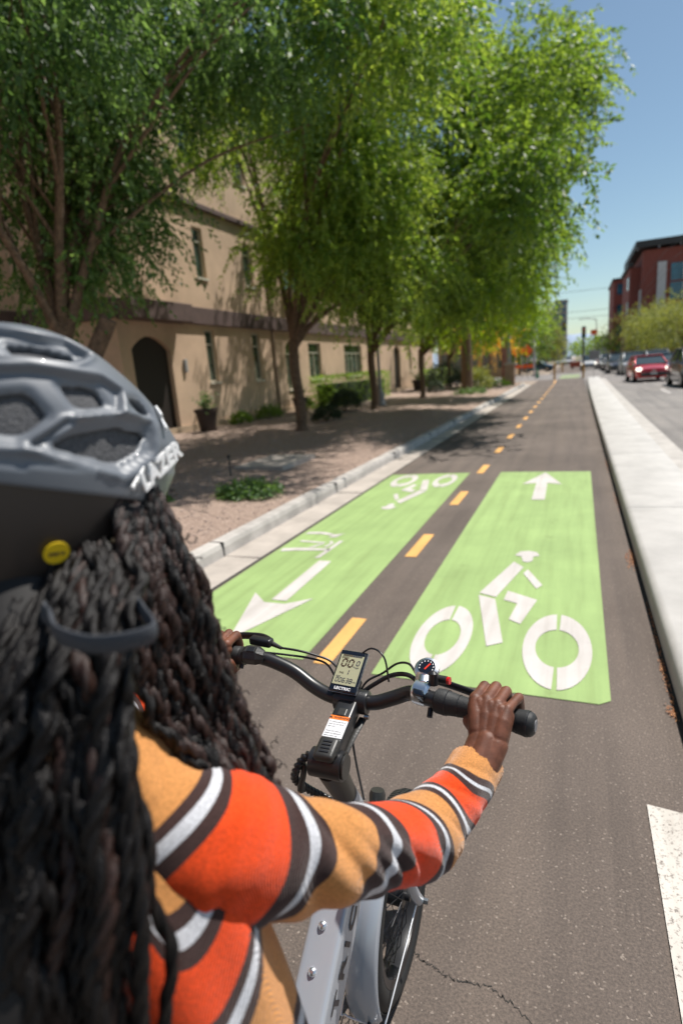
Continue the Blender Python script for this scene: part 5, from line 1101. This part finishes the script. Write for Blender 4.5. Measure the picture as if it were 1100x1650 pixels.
# right hand on the right grip
gR0 = Q(-.131, .9805, 1.050); gdir = np.array((.193, -.037, 0.0))
prR, _ = hand(gR0, gdir, (.18, 1, 0), Q(-.137, .905, 1.045), 1)
prR.append(([Q(-.137, .905, 1.045), Q(-.147, .875, 1.025), Q(-.158, .845, 1.008), Q(-.175, .80, 1.0)], [.0215, .0225, .0255, .029]))
prR.append(([Q(-.121, .903, 1.041), Q(-.134, .872, 1.018)], [.0205, .0215])); prR.append(([Q(-.152, .910, 1.042), Q(-.162, .874, 1.020)], [.0205, .0215]))
VR, FR = remesh_blob(prR, .0015, 6, .5)
gL0 = Q(-.782, 1.0355, 1.0690); prL, _ = hand(gL0, (-.14, -.016, 0), (-.1, 1, 0), Q(-.822, .955, 1.075), -1)
prL.append(([Q(-.822, .955, 1.075), Q(-.828, .91, 1.065), Q(-.835, .86, 1.06)], [.025, .0245, .027]))
VL, FL = remesh_blob(prL, .0018, 6, .5)
# body under the clothes: head, neck, trunk, legs
HC = np.array((-.56, .44, 1.63))
yaw_ = rad(22); hf = np.array((math.sin(yaw_), math.cos(yaw_), 0)); hr = np.array((math.cos(yaw_), -math.sin(yaw_), 0)); hu = np.array((0, 0, 1.0))
h = lambda a, b, c: HC - PO + hf * a + hr * b + hu * c
bd = [([h(-.005, 0, .0)], [.088]), ([h(.02, 0, -.04), h(.035, 0, -.09)], [.078, .055]), ([h(-.03, 0, .0)], [.086]), ([h(.075, 0, -.108)], [.028]), ([h(.088, 0, -.03), h(.108, 0, -.055)], [.012, .014]), ([h(.088, 0, -.085)], [.022]),
      ([h(.0, .08, -.04)], [(.015, .012, .028)]), ([h(.0, -.08, -.04)], [(.015, .012, .028)]),
      ([h(-.02, 0, -.07), Q(-.535, .37, 1.43), Q(-.53, .34, 1.36)], [.055, .052, .07]),
      ([Q(-.40, .39, 1.235), Q(-.53, .35, 1.28), Q(-.67, .40, 1.24)], [.034, .07, .034]), ([Q(-.53, .34, 1.28), Q(-.51, .30, 1.1), Q(-.49, .25, .93)], [.075, .085, .10]), ([Q(-.46, .36, 1.23), Q(-.45, .31, 1.1), Q(-.42, .26, .92)], [.06, .065, .09]), ([Q(-.60, .36, 1.23), Q(-.59, .31, 1.1), Q(-.56, .26, .92)], [.06, .065, .09])]
for s, x in ((1, -.36), (-1, -.64)):
    bd.append(([Q(-.49 + s * .08, .23, .88), Q(x + .0, .27, .50), Q(x + s * .03, .19, .10)], [.095, .062, .042])); bd.append(([Q(x + s * .03, .19, .07), Q(x + s * .04, .33, .04)], [.04, .034]))
VB, FB = remesh_blob(bd, .009, 6, .5)
o1, o2_ = len(VB), len(VB) + len(VR)
body = np_mesh('body', np.concatenate([VB, VR, VL]), FB + [tuple(i + o1 for i in f) for f in FR] + [tuple(i + o2_ for i in f) for f in FL], 'skin', person, smooth=True)
for s in (-1, 1):
    e = h(.093, s * .033, -.018); ey = MB().ell(e, (.012,) * 3, 12, 8).build('eye', 'label_white', person, smooth=True)
MB().ell(h(.105, 0, -.083), (.016, .022, .007), 12, 8).build('mouth', mat('lips', (.12, .03, .03), .4), person, smooth=True)
# trousers and shoes
for s, x in ((1, -.36), (-1, -.64)):
    MB().tube(smooth_path([Q(-.49 + s * .085, .23, .93), Q(-.49 + s * .10, .24, .78), Q(x, .27, .50), Q(x + s * .03, .19, .12)], 6), [.125] * 5 + [.105] * 5 + [.085, .08, .075, .072, .07, .068, .066, .065, .065], 24).build('trouser_leg', 'trousers', person, smooth=True)
    MB().tube([Q(x + s * .03, .14, .045), Q(x + s * .033, .18, .06), Q(x + s * .04, .28, .05), Q(x + s * .045, .36, .035), Q(x + s * .045, .38, .03)], [.03, .05, .05, .042, .02], 18, squash=(1, .85)).build('shoe', 'shoe', person, smooth=True)

# ---- sweater: right sleeve lofted ring by ring, then the trunk
RG = [((-.154, .892, 1.003), (-.031, -.005, .030)), ((-.170, .828, 1.000), (-.031, -.005, .032)), ((-.196, .761, .999), (-.031, -.002, .041)), ((-.221, .687, 1.011), (-.035, .000, .056)), ((-.249, .609, 1.062), (-.030, .003, .057)),
      ((-.282, .541, 1.113), (-.021, .008, .061)), ((-.334, .475, 1.158), (.013, .024, .066)), ((-.368, .427, 1.199), (.026, .030, .070)), ((-.396, .400, 1.226), (.028, .026, .064)), ((-.440, .385, 1.265), (.040, .005, .055)), ((-.50, .37, 1.32), (.03, .0, .04))]
def loft(rings, nper, nseg, fold):
    c = np.array([r[0] for r in rings], float); a = np.array([r[1] for r in rings], float); n = len(rings)
    cs = np.array(smooth_path(c, nper)); as_ = np.array(smooth_path(a, nper)); T = np.gradient(cs, axis=0); T /= np.linalg.norm(T, axis=1, keepdims=True)
    V = []; su = []
    for i in range(len(cs)):
        A = as_[i]; b_ = np.cross(T[i], A); b_ /= np.linalg.norm(b_); b_ = b_ * np.linalg.norm(A) * 1.0; u = i / nper
        for k in range(nseg):
            th = 2 * PI * k / nseg; q = 1 + fold(u, th) + (.018 * math.sin(36 * th) * max(0, 1 - u / .6) if u < .6 else 0); V.append(cs[i] + (A * math.cos(th) + b_ * math.sin(th)) * q); su.append(u)
    m = len(cs); F = np.array([(i * nseg + k, i * nseg + (k + 1) % nseg, (i + 1) * nseg + (k + 1) % nseg, (i + 1) * nseg + k) for i in range(m - 1) for k in range(nseg)])
    return np.array(V), F, np.array(su)
CREASES = [(5.15, .25, -1.5, 1.1, .13), (4.75, .32, -1.9, .9, .12), (4.35, .38, -2.2, .8, .12), (5.5, .2, -2.3, .7, .09), (3.9, .35, -2.3, .8, .09), (3.3, .25, -2.2, .7, .05), (2.5, .25, -1.7, .8, .05), (1.5, .2, -1.4, .8, .05), (.75, .15, -1.2, .9, .05), (6.3, -.3, -2.6, .6, .07), (7.0, .4, -2.4, .7, .05), (4.6, .1, -.6, .6, .05)]
def foldR(u, th):
    e = math.exp(-((u - 5.0) / 1.0) ** 2); s_ = math.exp(-((u - 7.2) / .8) ** 2)
    dt_ = 0
    for (uc, sl, tc_, tw_, dp) in CREASES:
        q = ((th - tc_ + PI) % (2 * PI)) - PI; g_ = math.exp(-(q / tw_) ** 2); x_ = (u - uc - sl * q) / .13; dt_ += 1.35 * dp * g_ * (-math.exp(-x_ * x_) + .55 * math.exp(-((x_ - 1.7) / 1.3) ** 2))
    return dt_ + .05 * e * math.sin(3.4 * u + 1.8 * math.cos(th - 2.6) * 2 + 1.0) * (0.5 + .5 * math.cos(th - 2.4))  + .03 * e * math.sin(7 * u + 2 * th) + .018 * math.exp(-((u - 2.2) / 1.3) ** 2) * math.sin(8 * u + 2 * th) + .012 * math.sin(5.1 * u + 3 * th) + .012 * s_ * math.sin(9 * th + u) + .006 * math.sin(13 * u + 5 * th)
V, F, su = loft(RG, 26, 110, foldR)
th_ = np.tile(np.linspace(0, 2 * PI, 110, endpoint=False), len(V) // 110)
sweater = empty('sweater', (0, 0, 0)); sweater.parent = person; del_ = sweater
wk = np.clip((su - 3.6) / 2.6, 0, 1) * np.clip((9.4 - su) / 1.8, 0, 1)
wf = np.clip((su - 6.3) / 1.2, 0, 1)
su2 = (su + wf * .8 * (.5 + .5 * np.sin(th_)) - wk * 1.25 * (.5 - .5 * np.cos(th_ + .25)) + .10 * np.sin(th_ * 2 + su * .9) + .05 * np.sin(th_ * 3 + su * 2)) / 10
slv = np_mesh('sleeve', V - PO, F, 'sweater_knit', sweater, smooth=True, attr={'su': np.clip(su2, 0, .999)})
sm = slv.modifiers.new('s', 'SOLIDIFY'); sm.thickness = .003; sm.offset = 1
LG = [((-.832, .905, 1.065), (.0, .008, .040)), ((-.84, .84, 1.058), (0, .01, .046)), ((-.845, .76, 1.06), (0, .01, .052)), ((-.84, .68, 1.075), (0, .02, .060)), ((-.82, .61, 1.11), (0, .03, .066)), ((-.79, .54, 1.16), (0, .04, .072)), ((-.755, .48, 1.20), (0, .04, .080)), ((-.72, .44, 1.235), (0, .04, .082)), ((-.67, .40, 1.27), (-.03, .02, .07)), ((-.60, .37, 1.31), (-.03, .0, .05))]
V, F, su = loft(LG, 10, 48, foldR)
slv = np_mesh('sleeve', V - PO, F, 'sweater_knit', sweater, smooth=True, attr={'su': np.clip(su / 10, 0, .999)}); sm = slv.modifiers.new('s', 'SOLIDIFY'); sm.thickness = .003; sm.offset = 1
TR = [(1.415, -.535, .385, .062, .062), (1.385, -.53, .375, .075, .07), (1.345, -.525, .37, .115, .085), (1.30, -.525, .372, .148, .098), (1.25, -.520, .372, .176, .112), (1.18, -.508, .370, .198, .130), (1.10, -.495, .365, .205, .138), (1.00, -.478, .37, .208, .145), (.90, -.465, .37, .212, .152), (.80, -.46, .355, .215, .158), (.74, -.46, .345, .215, .158)]
V = []; su = []; ns = 96; nn = 10
tr_ = np.array(smooth_path(np.array(TR), nn))
for i, (z, cx, cy, hx, hy) in enumerate(tr_):
    for k in range(ns):
        th = 2 * PI * k / ns; low = max(0, (1.2 - z) / .4)
        f = 1 + .018 * math.sin(9 * th + 6 * z) + low * (.05 * math.sin(7 * th + 3 * z) + .025 * math.sin(13 * th - 5 * z))
        x = cx + hx * math.cos(th) * f; y = cy + hy * math.sin(th) * f; V.append((x, y, z + .01 * math.sin(th * 2)))
        td = math.degrees(th); td = td - 360 if td > 180 else td; td = -180 - td if td < -90 else (180 - td if td > 90 else td); td += 5 * math.sin(z * 14) + 14 * (z - 1.0)
        g_ = min(1, max(0, (td + 42) / 16)); g_ = g_ * g_ * (3 - 2 * g_)
        p = .10 + .38 * min(1, max(0, (td + 66) / 24)) + g_ * ((1.17 + .02 * math.sin(th * 5) - z) / .27)
        su.append(p)
V = np.array(V); F = np.array([(i * ns + k, (i + 1) * ns + k, (i + 1) * ns + (k + 1) % ns, i * ns + (k + 1) % ns) for i in range(len(tr_) - 1) for k in range(ns)])
o = np_mesh('sweater_body', V - PO, F, 'sweater_body_knit', sweater, smooth=True, attr={'su': np.array(su)})
M_ = basis(tuple(Q(-.139, .868, 1.0365)), (.55, .45, .4), (-.4, .3, .5)); text('cuff_mark', '\u2014', .02, 'decal_dark', sweater, M_, .0006)

# ---- helmet
hp = rad(-12); F_ = np.array((math.sin(yaw_) * math.cos(hp), math.cos(yaw_) * math.cos(hp), math.sin(hp))); R_ = hr.copy(); U_ = np.cross(R_, F_)
HA, HB, HH = .155, .110, .150
VENTS = [[(112, 58), (90, 61), (66, 58), (74, 53), (104, 50)], [(85, 36), (67, 38), (65, 30), (80, 27)], [(113, 27), (101, 30), (94, 22), (102, 14), (112, 14)], [(91, 10), (80, 15), (64, 19), (45, 18), (54, 10), (66, 5)],
         [(49, 33), (37, 34), (35, 28), (44, 27)], [(156, 44), (138, 48), (130, 40), (148, 32)], [(160, 22), (138, 26), (132, 16), (156, 10)], [(26, 62), (10, 63), (10, 50), (20, 49)], [(166, 66), (150, 70), (128, 70), (140, 64)]]
GROOVES = [[(128, 36), (100, 41), (62, 42), (52, 37), (60, 26), (82, 22), (97, 9), (128, 9)], [(100, 9), (86, 20), (64, 25), (40, 23), (44, 9), (64, 0)], [(128, 64), (66, 65), (54, 57), (76, 48), (128, 45)]]
GROOVES += [[(360 - a, b) for a, b in v] for v in GROOVES]
VENTS += [[(360 - a, b) for a, b in v] for v in VENTS]
def chaikin(P):
    cx_ = np.mean([q[0] for q in P]); cy_ = np.mean([q[1] for q in P]); P = [(cx_ + (a - cx_) * 1.14, cy_ + (b - cy_) * 1.14) for a, b in P]
    for _ in range(1): P = [tuple(a * w_ + b * (1 - w_) for a, b in zip(P[i], P[(i + 1) % len(P)])) for i in range(len(P)) for w_ in (.9, .1)]
    return P
VENTS = [chaikin(v) for v in VENTS]
def inside(px, py, poly):
    c = False; n = len(poly)
    for i in range(n):
        (x0, y0), (x1, y1) = poly[i], poly[i - 1]
        if (y0 > py) != (y1 > py) and px < (x1 - x0) * (py - y0) / (y1 - y0) + x0: c = not c
    return c
def pdist(px, py, poly):
    d = 1e9; n = len(poly); cs = math.cos(rad(py))
    for i in range(n):
        (x0, y0), (x1, y1) = poly[i], poly[i - 1]; dx_, dy_ = (x1 - x0) * cs, y1 - y0; qx, qy = (px - x0) * cs, py - y0
        t = max(0, min(1, (qx * dx_ + qy * dy_) / (dx_ * dx_ + dy_ * dy_))); d = min(d, math.hypot(qx - t * dx_, qy - t * dy_))
    return d
def hpt(ph, z, off=0.0, s=1.0):
    """ph degrees from the front towards the right; z height above the widest line"""
    p = rad(ph); zz = min(1, max(-1, z / HH)); q = math.sqrt(1 - zz * zz) if z >= 0 else 1 - (-z / .14) ** 2 * .16
    c = max(0, math.cos(p)); g = max(0, 1 - abs(z - .032) / (.085 if z > .032 else .075)); bk = .034 * c ** 5 * g
    X = HA * q * math.cos(p) * (s) + bk * (s); Y = HB * q * math.sin(p) * s; n_ = np.array([math.cos(p) * q / HA, math.sin(p) * q / HB, zz / HH]); n_ /= np.linalg.norm(n_) + 1e-9
    v = np.array([X, Y, z * s]) + n_ * off
    return HC - PO + F_ * v[0] + R_ * v[1] + U_ * v[2]
def zrim(ph):
    a = abs(((ph + 180) % 360) - 180); return np.interp(a, [0, 30, 50, 70, 90, 110, 180], [-.040, -.038, -.030, -.024, -.018, -.012, .0])
def zlow(ph):
    a = abs(((ph + 180) % 360) - 180); return np.interp(a, [0, 30, 48, 60, 72, 84, 100, 130, 180], [-.042, -.040, -.044, -.058, -.088, -.118, -.140, -.150, -.15])
nph, nz = 360, 90; V = []; ang = []
for j in range(nz + 1):
    for i in range(nph):
        ph = 360 * i / nph; th = 90 * (1 - (j / nz)) if False else None
        t = j / nz; z0 = zrim(ph); zt = HH * math.sin(rad(90 * (1 - t) )) ; z = zt if t < .86 else HH * math.sin(rad(90 * .14)) * (1 - (t - .86) / .14) + z0 * (t - .86) / .14
        th = math.degrees(math.asin(min(1, max(-1, z / HH))))
        d = min(pdist(ph, th, v) for v in VENTS if abs(np.mean([q[0] for q in v]) - ph) < 60 or th > 60)if True and any(abs(np.mean([q[0] for q in v]) - ph) < 60 for v in VENTS) else 99
        off = -.004 * math.exp(-(d / 2.0) ** 2)
        for gv in GROOVES:
            dd = pdist(ph, th, gv); s_ = dd if inside(ph, th, gv) else -dd; k_ = min(1, max(0, (s_ + .6) / 1.7)); off -= .0070 * k_ * k_ * (3 - 2 * k_); off += .0022 * math.exp(-((s_ + 1.8) / 1.1) ** 2)
        if z < .004: off += .0025
        V.append(hpt(ph, z, off)); ang.append((ph, th))
F = []
for j in range(nz):
    for i in range(nph):
        i2 = (i + 1) % nph; ph = 360 * (i + .5) / nph; th = (ang[j * nph + i][1] + ang[(j + 1) * nph + i][1]) / 2
        if any(inside(ph, th, v) for v in VENTS): continue
        F.append((j * nph + i, (j + 1) * nph + i, (j + 1) * nph + i2, j * nph + i2))
helmet = np_mesh('helmet', np.array(V), F, 'helmet_shell', person, smooth=True)
bm = bmesh.new(); bm.from_mesh(helmet.data); bmesh.ops.remove_doubles(bm, verts=bm.verts, dist=1e-5); bmesh.ops.delete(bm, geom=[v for v in bm.verts if not v.link_faces], context='VERTS')
be = [v for v in bm.verts if v.is_boundary]; nb = {v: [e.other_vert(v) for e in v.link_edges if e.is_boundary] for v in be}
for _ in range(9):
    new = {v: (v.co * .4 + (n_[0].co + n_[1].co) * .3) if len(n_) == 2 else v.co.copy() for v, n_ in nb.items()}
    for v, c_ in new.items(): v.co = c_
ring = {o_ for v in be for e in v.link_edges for o_ in (e.other_vert(v),) if not o_.is_boundary}
for _ in range(2): bmesh.ops.smooth_vert(bm, verts=list(ring), factor=.5, use_axis_x=True, use_axis_y=True, use_axis_z=True)
bmesh.ops.recalc_face_normals(bm, faces=bm.faces); bm.to_mesh(helmet.data); bm.free(); helmet.data.polygons.foreach_set('use_smooth', np.ones(len(helmet.data.polygons), bool))
sm = helmet.modifiers.new('s', 'SOLIDIFY'); sm.thickness = .016; sm.offset = -1
def band(name, f0, f1, s, m, off=0.0, nph=120, nz=14, parent=helmet, thick=.012):
    V = [hpt(360 * i / nph, f0(360 * i / nph) + (f1(360 * i / nph) - f0(360 * i / nph)) * j / nz, off, s) for j in range(nz + 1) for i in range(nph)]
    F = [(j * nph + i, (j + 1) * nph + i, (j + 1) * nph + (i + 1) % nph, j * nph + (i + 1) % nph) for j in range(nz) for i in range(nph)]
    o = np_mesh(name, np.array(V), F, m, parent, smooth=True); q = o.modifiers.new('s', 'SOLIDIFY'); q.thickness = thick; q.offset = 1; return o
band('lower_shell', lambda p: zrim(p) + .010, zlow, 1.0, 'helmet_dark', -.003)
band('foam_liner', lambda p: HH * .999, lambda p: zrim(p), .875, 'helmet_foam', nz=30)
# edge trim under the lower opening, white accents, lettering and round sticker
for ph, z, l_, ang_ in ((57, -.004, .018, 50), (30, .058, .010, 20), (26, .072, .008, 30)):
    p = hpt(ph, z, .0035); n_ = p - (HC - PO); n_ /= np.linalg.norm(n_); tdir = hpt(ph - 3, z + .006, .0035) - p; tdir -= n_ * (tdir @ n_); tdir /= np.linalg.norm(tdir)
    MB().obox(p, tdir * l_, np.cross(n_, tdir) * .003, n_ * .0015).build('accent', 'logo_white', helmet, bevel=.001)
p0, p1 = hpt(60, -.010, .004), hpt(30, .034, .004); pm = hpt(44, .010, .0085); tx = p1 - p0; ty = hpt(44, .040, .0) - hpt(44, -.010, .0)
text('helmet_logo', 'LAZER', .029, 'logo_white', helmet, basis(tuple(pm), tuple(tx), tuple(ty)), .0015, .0012, 1.05)
pd_ = hpt(90, -.078, .002); nd_ = hpt(90, -.078, .02) - hpt(90, -.078, 0); nd_ /= np.linalg.norm(nd_)
MB().tube([pd_, pd_ + nd_ * .0012], [.0122, .0122], 28).build('sticker', 'yellow_dot', helmet)
text('sticker_text', 'MIPS', .0075, 'lcd_ink_brown', helmet, basis(tuple(pd_ + nd_ * .0014), tuple(hpt(80, -.074) - hpt(105, -.082)), (0, 0, 1)), .0002, .0003)
for s in (-1, 1):
    MB().tube(smooth_path([h(.03, s * .095, -.03), h(.04, s * .080, -.09), h(.06, s * .03, -.14), h(.065, 0, -.145)], 5), .005, 8, squash=(.4, 1.4)).build('chin_strap', 'helmet_dark', helmet, smooth=True)

# ---- hair: cap, then individual braids
hb = [([h(-.01, 0, .01)], [.098]), ([h(-.03, 0, -.05), h(-.03, .01, -.10), Q(-.50, .34, 1.44), Q(-.47, .285, 1.34), Q(-.44, .235, 1.22), Q(-.43, .20, 1.08), Q(-.43, .18, .98)], [.080, .070, .065, .062, .060, .055, .05]), ([h(-.01, .03, -.05), Q(-.47, .42, 1.50), Q(-.44, .45, 1.43)], [.045, .033, .028])]
VH, FH = remesh_blob(hb, .008, 4, .5)
hair = np_mesh('hair', VH, FH, 'hair_base', person, smooth=True)
rb = random.Random(17)
GA0 = [(-.465, .470, 1.60), (-.423, .418, 1.505), (-.430, .419, 1.434), (-.419, .426, 1.358), (-.379, .445, 1.290), (-.365, .455, 1.245)]
GA1 = [(-.455, .515, 1.60), (-.414, .527, 1.479), (-.393, .530, 1.373), (-.368, .529, 1.284), (-.338, .523, 1.214), (-.331, .518, 1.183)]
GB0 = [(-.575, .40, 1.56), (-.535, .315, 1.485), (-.52, .235, 1.40), (-.515, .190, 1.30), (-.51, .155, 1.17), (-.51, .13, 1.04)]
GB1 = [(-.500, .44, 1.57), (-.432, .408, 1.535), (-.382, .352, 1.495), (-.366, .322, 1.43), (-.342, .290, 1.345), (-.330, .262, 1.22)]
def braid(pts, r_, m, par=hair, pitch=.021, tip=True):
    P = smooth_path(pts, 10); n = len(P); w0, w1, w2 = rb.uniform(0, 6), rb.uniform(0, 6), rb.uniform(.7, 1.5)
    P = [np.array(p) + np.array([math.sin(i * .75 * w2 + w0), math.cos(i * .62 * w2 + w1), 0]) * .0042 * min(1, i / 8) for i, p in enumerate(P)]; rr = [r_ * (1 if i < n * .85 else 1 - .55 * (i / n - .85) / .15) for i in range(n)]
    V, F = rope(P, np.array(rr), 3, pitch * rb.uniform(.9, 1.15), seg=14, amp=.62, step=.0026)
    np_mesh('braid', V, F, m, par, smooth=True)
for k in range(32):
    t = .93 * (k + .5) / 32; t = min(.95, max(0, t + rb.uniform(-.05, .05))); dj = rb.uniform(-.022, .022); ph = rb.uniform(0, 6.28); cut = rb.choice([6, 6, 6, 5])
    pts = []
    for i, (a, b) in enumerate(zip(GA0, GA1)):
        p = np.array(a) * (1 - t) + np.array(b) * t; wv = .006 * i / 5
        p = p + np.array([.372, -.896, 0]) * dj * (.4 + .6 * i / 5) + np.array([math.sin(ph + i), math.cos(ph + i * 1.3), 0]) * wv; pts.append(p - PO)
    braid(pts[:cut], rb.uniform(.0052, .0072), 'braid_brown' if rb.random() < .7 else 'braid', pitch=.018)
for k in range(76):
    lay = k % 3; t = min(1.02, max(0, (k + .5) / 76 + rb.uniform(-.03, .03))); ph = rb.uniform(0, 6.28); pts = []
    for i, (a, b) in enumerate(zip(GB0, GB1)):
        p = np.array(a) * (1 - t) + np.array(b) * t; bow = math.sin(PI * t) * (-.026) * min(1, i * .5)
        p = p + np.array([.3, .9, 0]) * (bow + lay * .013) + np.array([math.sin(ph + i * 1.1), math.cos(ph + i * .9), 0]) * .007 * min(2, i) * .7; pts.append(p - PO)
    if t > .85: pts[-1] = pts[-1] + np.array([0, 0, rb.uniform(-.04, .03)])
    pts.append(pts[-1] * 1.0 + np.array([rb.uniform(-.008, .008), -.03, -.16]))
    braid(pts, rb.uniform(.0052, .0078), 'braid_brown' if rb.random() < .2 else 'braid', pitch=.026)
tie = [(-.424, .330, 1.512), (-.400, .313, 1.510), (-.376, .307, 1.508), (-.355, .312, 1.504), (-.335, .325, 1.503), (-.325, .345, 1.503), (-.350, .365, 1.506), (-.385, .390, 1.503), (-.44, .40, 1.50), (-.465, .375, 1.50), (-.45, .345, 1.51), (-.424, .330, 1.512)]
MB().tube([np.array(p) - PO for p in smooth_path(tie, 8)], .0055, 10, squash=(.5, 1.6)).build('hair_tie', 'tie_grey', person, smooth=True)

# loose curls standing off the braids
fz = MB()
for k in range(170):
    if k < 110: t = rb.random() ** .5; i = rb.uniform(.3, 4.9); i0 = int(i); f_ = i - i0; a = np.array(GA0[i0]) * (1 - f_) + np.array(GA0[min(5, i0 + 1)]) * f_; b = np.array(GA1[i0]) * (1 - f_) + np.array(GA1[min(5, i0 + 1)]) * f_; c = a * (1 - t) + b * (t + .02) + np.array([.372, -.896, 0]) * rb.uniform(-.03, .03)
    else: t = rb.random(); i = rb.uniform(.3, 3.9); i0 = int(i); f_ = i - i0; a = np.array(GB0[i0]) * (1 - f_) + np.array(GB0[i0 + 1]) * f_; b = np.array(GB1[i0]) * (1 - f_) + np.array(GB1[i0 + 1]) * f_; c = a * (1 - t) + b * t + np.array([0, -.02 * rb.random() - .02, 0])
    R0 = rb.uniform(.0018, .0038); d = Vector((rb.gauss(0, 1), rb.gauss(0, 1), rb.gauss(-.6, .6))).normalized(); u = d.orthogonal(); v = d.cross(u); n = rb.randint(8, 18)
    fz.tube([c - PO + np.array(d) * .0016 * j + np.array(u) * R0 * math.cos(j * .8) + np.array(v) * R0 * math.sin(j * .8) for j in range(n)], .0007, 4)
tag(fz.build('loose_curls', 'braid', hair, smooth=True), kind='stuff')
